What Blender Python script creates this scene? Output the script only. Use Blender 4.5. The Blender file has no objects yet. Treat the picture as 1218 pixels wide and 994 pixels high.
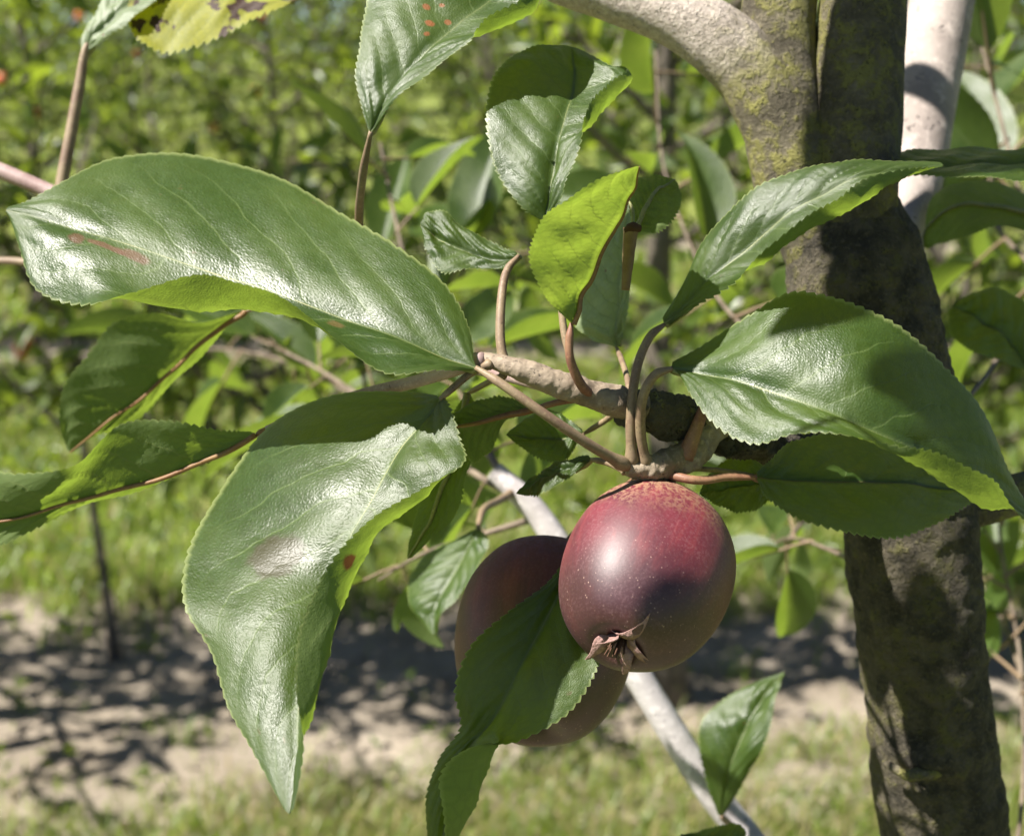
import bpy, math, random
import numpy as np
from mathutils import Vector, Matrix, noise

# ------------------------------------------------------------------ camera, sky, sun, exposure
SC = bpy.context.scene
COL = SC.collection
F_PX, CX, CY = 1673.0, 609.0, 497.0          # focal length and centre, in photo pixels
PITCH = math.radians(15.0)
CAM = np.array([0.0, 0.0, 1.5])
RIGHT = np.array([1.0, 0.0, 0.0])
UP = np.array([0.0, math.sin(PITCH), math.cos(PITCH)])
FWD = np.array([0.0, math.cos(PITCH), -math.sin(PITCH)])

cd = bpy.data.cameras.new('camera')
cam = bpy.data.objects.new('camera', cd)
COL.objects.link(cam)
cam.location = CAM
cam.rotation_euler = (math.radians(90) - PITCH, 0, 0)
cd.sensor_width = 36.0
cd.lens = F_PX / 1218.0 * 36.0
cd.clip_start = 0.02
cd.clip_end = 500
cd.dof.use_dof = True
cd.dof.focus_distance = 0.338
cd.dof.aperture_fstop = 17.0
SC.camera = cam

SUN = np.array([-0.56, -0.20, 0.80])
SUN = SUN / np.linalg.norm(SUN)
w = bpy.data.worlds.new('World')
SC.world = w
w.use_nodes = True
wn = w.node_tree.nodes
wl = w.node_tree.links
sky = wn.new('ShaderNodeTexSky')
sky.sky_type = 'NISHITA'
sky.sun_disc = False
sky.sun_elevation = math.asin(SUN[2])
sky.sun_rotation = math.atan2(SUN[0], SUN[1])
sky.air_density = 0.45
sky.dust_density = 0.3
wl.new(sky.outputs[0], wn['Background'].inputs[0])
wn['Background'].inputs[1].default_value = 0.05

sd = bpy.data.lights.new('sun', 'SUN')
so = bpy.data.objects.new('sun', sd)
COL.objects.link(so)
sd.energy = 5.0
sd.angle = math.radians(0.55)
sd.color = (1.0, 0.95, 0.87)
so.location = (-3, -1, 6)
so.rotation_euler = Vector(SUN).to_track_quat('Z', 'Y').to_euler()

SC.view_settings.view_transform = 'Standard'
SC.view_settings.look = 'None'
SC.view_settings.exposure = 1.6
SC.view_settings.gamma = 1.0
SC.cycles.use_denoising = True
SC.cycles.use_adaptive_sampling = True
SC.cycles.adaptive_threshold = 0.02
SC.cycles.glossy_bounces = 2
SC.cycles.max_bounces = 4
SC.cycles.diffuse_bounces = 2
SC.cycles.transmission_bounces = 3
SC.cycles.caustics_reflective = False
SC.cycles.caustics_refractive = False

rng = np.random.default_rng(11)
random.seed(11)


def P(px, py, mm):
    """world point of photo pixel (px, py) at depth mm millimetres"""
    d = mm / 1000.0
    return CAM + RIGHT * ((px - CX) / F_PX * d) + UP * ((CY - py) / F_PX * d) + FWD * d


def PP(pts):
    return np.array([P(*p) for p in pts])


def nrm(v):
    return v / (np.linalg.norm(v, axis=-1, keepdims=True) + 1e-12)


def catmull(pts, n):
    pts = np.asarray(pts, float)
    k = len(pts)
    if k == 2:
        t = np.linspace(0, 1, n)[:, None]
        return pts[0] * (1 - t) + pts[1] * t
    ext = np.concatenate([(2 * pts[0] - pts[1])[None], pts, (2 * pts[-1] - pts[-2])[None]])
    ts = np.linspace(0, k - 1, n)
    i = np.minimum(ts.astype(int), k - 2)
    f = (ts - i).reshape((-1,) + (1,) * (pts.ndim - 1))
    p0, p1, p2, p3 = ext[i], ext[i + 1], ext[i + 2], ext[i + 3]
    return 0.5 * (2 * p1 + (p2 - p0) * f + (2 * p0 - 5 * p1 + 4 * p2 - p3) * f ** 2 + (3 * p1 - p0 - 3 * p2 + p3) * f ** 3)


# ------------------------------------------------------------------ mesh helpers
def mesh(name, V, Q, uv=None, mats=(), mi=None, smooth=True):
    V = np.asarray(V, np.float32)
    Q = np.asarray(Q, np.int32)
    k = Q.shape[1]
    me = bpy.data.meshes.new(name)
    me.vertices.add(len(V))
    me.vertices.foreach_set('co', V.ravel())
    me.loops.add(Q.size)
    me.loops.foreach_set('vertex_index', Q.ravel())
    me.polygons.add(len(Q))
    me.polygons.foreach_set('loop_start', np.arange(0, Q.size, k, dtype=np.int32))
    if mi is not None:
        me.polygons.foreach_set('material_index', np.asarray(mi, np.int32))
    me.polygons.foreach_set('use_smooth', np.full(len(Q), smooth))
    if uv is not None:
        u = me.uv_layers.new(name='UVMap')
        u.data.foreach_set('uv', np.asarray(uv, np.float32)[Q.ravel()].ravel())
    for m in mats:
        me.materials.append(m)
    me.update(calc_edges=True)
    me.validate()
    return me


def link(name, me, parent=None, loc=None):
    o = bpy.data.objects.new(name, me)
    COL.objects.link(o)
    if parent is not None:
        o.parent = parent
    if loc is not None:
        o.location = loc
    return o


def tag(o, label=None, cat=None, group=None, kind=None):
    if label: o['label'] = label
    if cat: o['category'] = cat
    if group: o['group'] = group
    if kind: o['kind'] = kind
    return o


def grid_faces(nu, nv, closed=False):
    """faces over a grid indexed [v][u]; closed wraps u"""
    m = nu if closed else nu - 1
    j, i = np.meshgrid(np.arange(nv - 1), np.arange(m), indexing='ij')
    a = j * nu + i
    b = j * nu + (i + 1) % nu
    return np.stack([a, b, b + nu, a + nu], -1).reshape(-1, 4)


def tube_arrays(C, R, sides=12, rough=0.0, freq=60.0, seed=0.0, caps=True):
    """tube round centres C with radii R -> V, Q, uv (quads; the ends close to a point)"""
    C = np.asarray(C, float)
    R = np.asarray(R, float)
    n = len(C)
    T = nrm(np.gradient(C, axis=0))
    ref = np.array([0.0, 0.0, 1.0]) if abs(T[0][2]) < 0.9 else np.array([1.0, 0.0, 0.0])
    N = np.zeros_like(C)
    a = nrm(np.cross(T[0], ref))
    for i in range(n):
        a = nrm(a - T[i] * np.dot(a, T[i]))
        N[i] = a
    B = np.cross(T, N)
    if caps:
        C = np.vstack([C[0], C, C[-1]])
        R = np.concatenate([[R[0] * 0.02], R, [R[-1] * 0.02]])
        N = np.vstack([N[0], N, N[-1]])
        B = np.vstack([B[0], B, B[-1]])
        n += 2
    th = np.linspace(0, 2 * math.pi, sides, endpoint=False)
    V = np.zeros((n, sides, 3))
    for s, t in enumerate(th):
        V[:, s] = C + (N * math.cos(t) + B * math.sin(t)) * R[:, None]
    if rough > 0:
        for i in range(n):
            for s in range(sides):
                p = V[i, s]
                d = nrm(p - C[i])
                q = Vector(p * freq) + Vector((seed, seed, seed))
                h = noise.fractal(q, 0.9, 2.1, 4) * 0.5 + noise.noise(q * 0.3) * 0.7
                V[i, s] = p + d * R[i] * rough * h
    uv = np.zeros((n, sides, 2))
    uv[:, :, 0] = np.arange(sides) / sides
    uv[:, :, 1] = np.linspace(0, 1, n)[:, None]
    Q = grid_faces(sides, n, True)
    return V.reshape(-1, 3), Q[:, ::-1], uv.reshape(-1, 2)


def merge(parts):
    Vs, Qs, Us, k = [], [], [], 0
    for V, Q, U in parts:
        Vs.append(V); Qs.append(Q + k); Us.append(U)
        k += len(V)
    return np.vstack(Vs), np.vstack(Qs), np.vstack(Us)


# ------------------------------------------------------------------ materials
class NT:
    def __init__(self, name):
        self.m = bpy.data.materials.new(name)
        self.m.use_nodes = True
        self.t = self.m.node_tree
        self.t.nodes.clear()
        self.out = self.t.nodes.new('ShaderNodeOutputMaterial')

    def n(self, kind, **kw):
        nd = self.t.nodes.new('ShaderNode' + kind)
        for k, v in kw.items():
            setattr(nd, k, v)
        return nd

    def set(self, sock, v):
        if isinstance(v, bpy.types.NodeSocket):
            self.t.links.new(v, sock)
        else:
            if sock.type == 'RGBA' and len(v) == 3:
                v = (*v, 1.0)
            sock.default_value = v

    def math(self, op, a, b=None, c=None, clamp=False):
        nd = self.n('Math', operation=op)
        nd.use_clamp = clamp
        self.set(nd.inputs[0], a)
        if b is not None: self.set(nd.inputs[1], b)
        if c is not None: self.set(nd.inputs[2], c)
        return nd.outputs[0]

    def mix(self, f, a, b, blend='MIX'):
        nd = self.n('Mix', data_type='RGBA', blend_type=blend)
        self.set(nd.inputs[0], f); self.set(nd.inputs[6], a); self.set(nd.inputs[7], b)
        return nd.outputs[2]

    def noise(self, vec, scale, detail=4.0, rough=0.55, dist=0.0):
        nd = self.n('TexNoise')
        if vec is not None: self.set(nd.inputs['Vector'], vec)
        nd.inputs['Scale'].default_value = scale
        nd.inputs['Detail'].default_value = detail
        nd.inputs['Roughness'].default_value = rough
        nd.inputs['Distortion'].default_value = dist
        return nd.outputs['Fac']

    def ramp(self, f, lo, hi, a=0.0, b=1.0):
        nd = self.n('MapRange', interpolation_type='SMOOTHSTEP')
        self.set(nd.inputs[0], f)
        for i, v in enumerate((lo, hi, a, b)):
            self.set(nd.inputs[i + 1], v)
        return nd.outputs[0]

    def bump(self, h, strength=0.3, dist=0.001, prev=None):
        nd = self.n('Bump')
        nd.inputs['Strength'].default_value = strength
        nd.inputs['Distance'].default_value = dist
        self.set(nd.inputs['Height'], h)
        if prev is not None: self.set(nd.inputs['Normal'], prev)
        return nd.outputs[0]

    def bsdf(self, col, rough=0.5, spec=0.5, normal=None, **kw):
        b = self.n('BsdfPrincipled')
        self.set(b.inputs['Base Color'], col)
        self.set(b.inputs['Roughness'], rough)
        self.set(b.inputs['Specular IOR Level'], spec)
        if normal is not None: self.set(b.inputs['Normal'], normal)
        for k, v in kw.items():
            self.set(b.inputs[k], v)
        return b.outputs[0]

    def end(self, sh):
        self.t.links.new(sh, self.out.inputs['Surface'])
        return self.m


VEIN_N, VEIN_K = 9.0, 2.6


def leaf_material(name, top=(0.016, 0.036, 0.003), top2=(0.04, 0.068, 0.006), under=(0.105, 0.145, 0.05),
                  trans=(0.27, 0.37, 0.04), fac=0.4, rough=0.38, detail=True, marks=(), spots=0.0, spot_u=0.5, spot_scale=14.0, hue=0.0):
    t = NT(name)
    uvn = t.n('UVMap')
    sep = t.n('SeparateXYZ')
    t.set(sep.inputs[0], uvn.outputs[0])
    u, v = sep.outputs[0], sep.outputs[1]
    geo = t.n('NewGeometry')
    oi = t.n('ObjectInfo')
    back = geo.outputs['Backfacing']
    au = t.math('MULTIPLY', t.math('ABSOLUTE', t.math('SUBTRACT', u, 0.5)), 2.0)
    side = t.math('GREATER_THAN', u, 0.5)
    comb = t.n('CombineXYZ')
    t.set(comb.inputs[0], t.math('MULTIPLY', u, 0.55)); t.set(comb.inputs[1], v)
    t.set(comb.inputs[2], t.math('MULTIPLY', oi.outputs['Random'], 37.0))
    uvw = comb.outputs[0]
    big = t.noise(uvw, 5.0, 4.0, 0.6)
    if detail:
        wob = t.math('MULTIPLY', t.math('SUBTRACT', t.noise(uvw, 7.0, 2.0), 0.5), 0.9)
    else:
        wob = 0.0
    ph = t.math('ADD', t.math('SUBTRACT', t.math('MULTIPLY', v, VEIN_N), t.math('MULTIPLY', t.math('POWER', au, 1.15), VEIN_K)),
                t.math('ADD', t.math('MULTIPLY', side, 0.45), wob))
    dist = t.math('ABSOLUTE', t.math('SUBTRACT', t.math('FRACT', ph), 0.5))
    wv = t.ramp(dist, 0.0, 0.045, 1.0, 0.0)
    wv = t.math('MULTIPLY', wv, t.ramp(au, 0.55, 0.98, 1.0, 0.0))
    mid = t.ramp(au, 0.0, 0.035, 1.0, 0.0)
    vein = t.math('MAXIMUM', wv, mid)
    c = t.mix(t.ramp(big, 0.35, 0.68), top, top2)
    br = t.math('ADD', 0.82, t.math('MULTIPLY', oi.outputs['Random'], 0.36))
    c = t.mix(1.0, c, br, 'MULTIPLY')
    nrm_out = None
    if detail:
        vo = t.n('TexVoronoi', feature='DISTANCE_TO_EDGE')
        t.set(vo.inputs['Vector'], uvw)
        vo.inputs['Scale'].default_value = 140.0
        cell = t.ramp(vo.outputs['Distance'], 0.0, 0.45)
        vo2 = t.n('TexVoronoi', feature='DISTANCE_TO_EDGE')
        t.set(vo2.inputs['Vector'], uvw)
        vo2.inputs['Scale'].default_value = 26.0
        cell2 = t.ramp(vo2.outputs['Distance'], 0.0, 0.25)
        fine = t.noise(uvw, 190.0, 2.0, 0.6)
        net = t.math('ADD', t.math('MULTIPLY', cell, 0.75), t.math('MULTIPLY', cell2, 0.5))
        net = t.math('ADD', net, t.math('MULTIPLY', fine, 0.9))
        net = t.math('SUBTRACT', net, t.math('MULTIPLY', vein, 0.6))
        nrm_out = t.bump(net, 0.22, 0.0003)
        c = t.mix(t.math('MULTIPLY', t.math('SUBTRACT', 1.0, cell2), 0.12), c, (0.08, 0.14, 0.04))
        c = t.mix(t.math('MULTIPLY', t.ramp(fine, 0.45, 0.75), 0.25), c, (0.065, 0.12, 0.035))
    if detail:
        blem = t.ramp(t.noise(uvw, 22.0, 3.0, 0.6), 0.70, 0.76)
        c = t.mix(t.math('MULTIPLY', blem, 0.7), c, (0.09, 0.06, 0.025))
        dust = t.math('MULTIPLY', t.ramp(t.noise(uvw, 60.0, 4.0, 0.75), 0.5, 0.75), t.ramp(big, 0.4, 0.7, 0.03, 0.25))
        c = t.mix(dust, c, (0.12, 0.135, 0.06))
    c = t.mix(t.math('MULTIPLY', vein, 0.55), c, (0.12, 0.17, 0.05))
    cu = t.mix(t.math('MULTIPLY', vein, 0.6), under, (0.24, 0.27, 0.10))
    c = t.mix(back, c, cu)
    rim = t.ramp(au, 0.955, 1.0)
    c = t.mix(t.math('MULTIPLY', rim, 0.55), c, (0.30, 0.34, 0.13))
    tr = t.mix(t.math('MULTIPLY', vein, 0.7), trans, tuple(x * 0.45 for x in trans))
    if detail:
        tr = t.mix(t.math('MULTIPLY', t.math('SUBTRACT', 1.0, cell2), 0.35), tr, tuple(x * 0.6 for x in trans))
    tr = t.mix(t.ramp(big, 0.3, 0.7), tr, t.mix(1.0, tr, (0.8, 0.86, 0.75), 'MULTIPLY'))
    if spots > 0 and trans[0] > 0.7:                         # tattered: dead brown patches
        dead = t.ramp(t.noise(uvw, 9.0, 2.0, 0.5), 0.52, 0.56)
        c = t.mix(dead, c, (0.05, 0.02, 0.008)); tr = t.mix(dead, tr, (0.03, 0.01, 0.004))
    elif spots > 0:
        sp = t.n('TexVoronoi', feature='F1')
        t.set(sp.inputs['Vector'], uvw)
        sp.inputs['Scale'].default_value = spot_scale
        sc = t.n('SeparateColor')
        t.set(sc.inputs[0], sp.outputs['Color'])
        sel = t.math('LESS_THAN', sc.outputs[0], spots)
        blot = t.math('MULTIPLY', t.ramp(t.math('ADD', sp.outputs['Distance'], t.math('MULTIPLY', t.noise(uvw, 40.0), 0.2)), 0.27, 0.36, 1.0, 0.0), sel)
        c = t.mix(blot, c, (0.13, 0.045, 0.02))
        tr = t.mix(blot, tr, (0.12, 0.03, 0.01))
    for (mu, mv, ru_, rv_, mc, amt) in marks:                # bruises, scars and spots, each at its place on the blade
        du = t.math('DIVIDE', t.math('SUBTRACT', u, mu), ru_); dv = t.math('DIVIDE', t.math('SUBTRACT', v, mv), rv_)
        dd = t.math('SQRT', t.math('ADD', t.math('MULTIPLY', du, du), t.math('MULTIPLY', dv, dv)))
        mk = t.math('MULTIPLY', t.ramp(t.math('ADD', dd, t.math('MULTIPLY', t.math('SUBTRACT', t.noise(uvw, 45.0, 3.0), 0.5), 0.9)), 0.55, 1.0, 1.0, 0.0), amt)
        c = t.mix(mk, c, mc)
        tr = t.mix(mk, tr, tuple(x * 0.7 for x in mc))
    r = t.mix(back, (rough, rough, rough), (max(rough, 0.6),) * 3)
    rr = t.math('ADD', t.math('MULTIPLY', t.ramp(big, 0.3, 0.7), 0.16), r)
    p = t.bsdf(c, rr, t.math('ADD', 0.65, t.math('MULTIPLY', back, -0.4)), nrm_out)
    tl = t.n('BsdfTranslucent')
    t.set(tl.inputs['Color'], tr)
    if nrm_out is not None: t.set(tl.inputs['Normal'], nrm_out)
    mx = t.n('MixShader')
    mx.inputs[0].default_value = fac
    t.t.links.new(p, mx.inputs[1]); t.t.links.new(tl.outputs[0], mx.inputs[2])
    return t.end(mx.outputs[0])


def bark_material(name, c1, c2, moss=None, moss_amt=0.5, scale=120.0, bump=0.6, dist=0.0012, lent=None, rough=0.8, pale=None):
    t = NT(name)
    tc = t.n('TexCoord')
    o = tc.outputs['Object']
    big = t.noise(o, scale * 0.28, 5.0, 0.6)
    fine = t.noise(o, scale * 2.2, 5.0, 0.7)
    med = t.noise(o, scale * 0.8, 5.0, 0.7)
    c = t.mix(t.ramp(big, 0.35, 0.65), c1, c2)
    c = t.mix(t.math('MULTIPLY', t.ramp(fine, 0.5, 0.72), 0.5), c, tuple(min(1.0, x * 1.7) for x in c2))
    h = t.math('ADD', t.math('MULTIPLY', fine, 1.0), t.math('MULTIPLY', med, 0.7))
    if moss is not None:
        mk = t.ramp(t.math('ADD', t.math('MULTIPLY', med, 0.6), t.math('MULTIPLY', big, 0.5)), 0.66 - 0.25 * moss_amt, 0.74 - 0.2 * moss_amt)
        c = t.mix(t.math('MULTIPLY', mk, 0.85), c, t.mix(fine, tuple(x * 0.55 for x in moss), tuple(x * 1.35 for x in moss)))
        h = t.math('ADD', h, t.math('MULTIPLY', mk, 0.35))
    if pale is not None:                                   # smooth young bark further along the limb
        sp = t.n('SeparateXYZ')
        t.set(sp.inputs[0], t.n('UVMap').outputs[0])
        k = t.ramp(t.math('ADD', sp.outputs[1], t.math('MULTIPLY', t.math('SUBTRACT', big, 0.5), 0.35)), 0.28, 0.46)
        c = t.mix(k, c, t.mix(t.ramp(fine, 0.35, 0.7), pale[0], pale[1]))
    pit = t.n('TexVoronoi', feature='F1')
    wb = t.n('TexNoise')
    t.set(wb.inputs['Vector'], o)
    wb.inputs['Scale'].default_value = scale * 1.7
    va = t.n('VectorMath', operation='MULTIPLY_ADD')
    t.set(va.inputs[0], wb.outputs['Color']); va.inputs[1].default_value = (1.6 / scale,) * 3; t.set(va.inputs[2], o)
    t.set(pit.inputs['Vector'], va.outputs[0])
    pit.inputs['Scale'].default_value = scale * 2.2
    pk = t.math('MULTIPLY', t.ramp(pit.outputs['Distance'], 0.12, 0.3, 1.0, 0.0), t.ramp(med, 0.45, 0.6))
    c = t.mix(t.math('MULTIPLY', pk, 0.85), c, tuple(x * 0.22 for x in c1))
    h = t.math('SUBTRACT', h, t.math('MULTIPLY', pk, 0.8))
    if lent is not None:
        vo = t.n('TexVoronoi', feature='F1')
        t.set(vo.inputs['Vector'], o)
        vo.inputs['Scale'].default_value = scale * 1.1
        lk = t.ramp(vo.outputs['Distance'], 0.1, 0.22, 1.0, 0.0)
        c = t.mix(t.math('MULTIPLY', lk, 0.7), c, lent)
        h = t.math('ADD', h, t.math('MULTIPLY', lk, 0.6))
    return t.end(t.bsdf(c, rough, 0.35, t.bump(h, bump, dist)))


def plain(name, col, rough=0.7, col2=None, scale=60.0, spec=0.3, bump=0.0, trans=None, fac=0.3):
    t = NT(name)
    tc = t.n('TexCoord')
    nz = t.noise(tc.outputs['Object'], scale, 4.0, 0.6)
    oi = t.n('ObjectInfo')
    c = t.mix(nz, col, col2 if col2 else tuple(x * 0.6 for x in col))
    nm = t.bump(nz, bump, 0.001) if bump else None
    p = t.bsdf(c, rough, spec, nm)
    if trans:
        tl = t.n('BsdfTranslucent')
        t.set(tl.inputs['Color'], trans)
        mx = t.n('MixShader')
        mx.inputs[0].default_value = fac
        t.t.links.new(p, mx.inputs[1]); t.t.links.new(tl.outputs[0], mx.inputs[2])
        p = mx.outputs[0]
    return t.end(p)


M = {}
M['leaf'] = leaf_material('apple_leaf')
M['leaf_spotted'] = leaf_material('apple_leaf_spotted', spots=0.07, spot_scale=16.0)
M['leaf_scar'] = leaf_material('apple_leaf_scarred', marks=[(0.455, 0.665, 0.03, 0.035, (0.15, 0.07, 0.04), 0.75), (0.445, 0.715, 0.022, 0.045, (0.15, 0.07, 0.04), 0.75), (0.43, 0.77, 0.05, 0.02, (0.14, 0.06, 0.035), 0.7),
                                                            (0.4, 0.3, 0.05, 0.02, (0.18, 0.1, 0.04), 0.5)])
M['leaf_bruise'] = leaf_material('apple_leaf_bruised', marks=[(0.69, 0.515, 0.11, 0.06, (0.05, 0.042, 0.018), 0.85), (0.42, 0.45, 0.02, 0.012, (0.16, 0.04, 0.02), 0.9), (0.1, 0.56, 0.06, 0.02, (0.16, 0.04, 0.02), 0.9)])
M['leaf_orange_spots'] = leaf_material('apple_leaf_orange_spots', marks=[(0.4, 0.505, 0.03, 0.014, (0.3, 0.1, 0.03), 0.9), (0.43, 0.465, 0.022, 0.012, (0.3, 0.11, 0.035), 0.85), (0.46, 0.54, 0.02, 0.011, (0.32, 0.12, 0.04), 0.85), (0.33, 0.55, 0.026, 0.012, (0.28, 0.1, 0.03), 0.9), (0.38, 0.58, 0.018, 0.009, (0.3, 0.1, 0.03), 0.8)])
M['leaf_fresh'] = leaf_material('apple_leaf_fresh', trans=(0.36, 0.48, 0.05), under=(0.14, 0.19, 0.06))
M['leaf_yellow'] = leaf_material('apple_leaf_yellowing', top=(0.2, 0.2, 0.012), top2=(0.28, 0.27, 0.015), under=(0.3, 0.3, 0.02),
                                 trans=(0.75, 0.7, 0.015), fac=0.5, spots=0.5, spot_scale=5.0, rough=0.55)
M['leaf_pale'] = leaf_material('apple_leaf_pale', top=(0.16, 0.2, 0.11), top2=(0.22, 0.26, 0.16), spots=0.06, spot_scale=18.0)
M['leaf_far'] = leaf_material('apple_leaf_far', top=(0.038, 0.072, 0.012), top2=(0.08, 0.115, 0.02), detail=False, rough=0.32, fac=0.48, trans=(0.36, 0.45, 0.035))
M['leaf_red'] = leaf_material('apple_leaf_red', top=(0.25, 0.05, 0.02), top2=(0.2, 0.08, 0.02), under=(0.25, 0.08, 0.03), trans=(0.7, 0.15, 0.03), detail=False)
M['bark'] = bark_material('bark_mossy', (0.06, 0.05, 0.032), (0.15, 0.13, 0.085), moss=(0.18, 0.17, 0.042), moss_amt=0.6, scale=300.0, bump=0.9, dist=0.002)
M['bark_trunk'] = bark_material('bark_trunk', (0.032, 0.027, 0.018), (0.14, 0.118, 0.08), moss=(0.14, 0.13, 0.045), moss_amt=0.42, scale=330.0, bump=1.0, dist=0.004)
M['bark_pale'] = bark_material('bark_pale', (0.22, 0.185, 0.165), (0.33, 0.285, 0.255), moss=(0.2, 0.18, 0.06), moss_amt=-0.35, scale=110.0, bump=0.45, dist=0.0008)
M['bark_dark'] = bark_material('bark_dark', (0.03, 0.025, 0.019), (0.075, 0.064, 0.047), moss=(0.2, 0.19, 0.07), moss_amt=0.15, scale=260.0, bump=1.0, dist=0.0018)
M['bark_twig'] = bark_material('bark_twig', (0.14, 0.105, 0.075), (0.25, 0.2, 0.145), scale=300.0, bump=0.5, dist=0.0005, rough=0.7)
M['bark_shoot'] = bark_material('bark_shoot', (0.08, 0.06, 0.042), (0.16, 0.125, 0.09), scale=300.0, bump=0.5, dist=0.0005, rough=0.7)
M['bark_stake'] = bark_material('bark_silver', (0.33, 0.3, 0.3), (0.45, 0.42, 0.42), scale=120.0, bump=0.35, dist=0.0006, rough=0.6)
M['bark_limb'] = bark_material('bark_limb', (0.06, 0.05, 0.032), (0.15, 0.13, 0.085), moss=(0.18, 0.17, 0.042), moss_amt=0.6, scale=300.0, bump=0.7, dist=0.0013,
                               pale=((0.3, 0.255, 0.22), (0.46, 0.4, 0.35)))
M['petiole'] = bark_material('petiole', (0.14, 0.09, 0.06), (0.2, 0.15, 0.09), scale=500.0, bump=0.3, dist=0.0002, rough=0.55)
M['twig_pink'] = bark_material('bark_twig_pink', (0.2, 0.125, 0.115), (0.3, 0.215, 0.2), scale=300.0, bump=0.4, dist=0.0004, rough=0.55)
M['petiole_red'] = bark_material('petiole_red', (0.15, 0.062, 0.042), (0.2, 0.11, 0.062), scale=500.0, bump=0.3, dist=0.0002, rough=0.55)
M['midrib'] = bark_material('midrib', (0.13, 0.15, 0.05), (0.2, 0.19, 0.075), scale=500.0, bump=0.2, dist=0.0002, rough=0.5)
M['midrib_red'] = bark_material('midrib_red', (0.15, 0.07, 0.028), (0.18, 0.105, 0.04), scale=500.0, bump=0.2, dist=0.0002, rough=0.5)
M['bark_far'] = bark_material('bark_far', (0.06, 0.05, 0.04), (0.13, 0.11, 0.085), scale=60.0, bump=0.6, dist=0.003)
M['sepal'] = plain('sepal', (0.42, 0.28, 0.25), 0.9, (0.12, 0.045, 0.04), 900.0, bump=0.6)
M['stamen'] = plain('stamen', (0.1, 0.05, 0.03), 0.9, (0.05, 0.025, 0.015), 500.0)
M['dead'] = plain('dead_spur', (0.23, 0.16, 0.09), 0.85, (0.1, 0.06, 0.03), 400.0, bump=0.4)
M['dead_dark'] = plain('dead_cup', (0.04, 0.02, 0.012), 0.9, (0.08, 0.04, 0.02), 400.0)
M['apple_far'] = plain('apple_far', (0.5, 0.05, 0.025), 0.4, (0.45, 0.16, 0.05), 30.0, 0.5)
M['blade'] = plain('grass_blade', (0.1, 0.165, 0.022), 0.42, (0.17, 0.2, 0.04), 3.0, 0.5, trans=(0.36, 0.5, 0.05), fac=0.42)
M['straw'] = plain('dry_grass', (0.32, 0.27, 0.13), 0.7, (0.24, 0.2, 0.09), 5.0, 0.3, trans=(0.4, 0.35, 0.15), fac=0.3)


def soil_material():
    t = NT('soil')
    tc = t.n('TexCoord')
    o = tc.outputs['Object']
    a = t.noise(o, 3.5, 6.0, 0.65)
    b = t.noise(o, 28.0, 6.0, 0.7)
    g = t.noise(o, 160.0, 4.0, 0.7)
    c = t.mix(t.ramp(a, 0.35, 0.65), (0.22, 0.185, 0.14), (0.32, 0.275, 0.22))
    c = t.mix(t.math('MULTIPLY', t.ramp(b, 0.42, 0.7), 0.6), c, (0.15, 0.12, 0.09))
    c = t.mix(t.math('MULTIPLY', t.ramp(g, 0.5, 0.75), 0.4), c, (0.42, 0.36, 0.29))
    h = t.math('ADD', b, t.math('MULTIPLY', g, 0.3))
    return t.end(t.bsdf(c, 0.95, 0.15, t.bump(h, 0.8, 0.02)))


def turf_material():
    t = NT('turf')
    tc = t.n('TexCoord')
    o = tc.outputs['Object']
    a = t.noise(o, 1.3, 6.0, 0.65)
    b = t.noise(o, 40.0, 5.0, 0.7)
    c = t.mix(t.ramp(a, 0.35, 0.65), (0.13, 0.17, 0.035), (0.2, 0.22, 0.06))
    c = t.mix(t.math('MULTIPLY', t.ramp(b, 0.4, 0.7), 0.6), c, (0.07, 0.09, 0.02))
    return t.end(t.bsdf(c, 0.9, 0.1, t.bump(b, 0.8, 0.03)))


M['soil'] = soil_material()
M['turf'] = turf_material()


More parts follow.
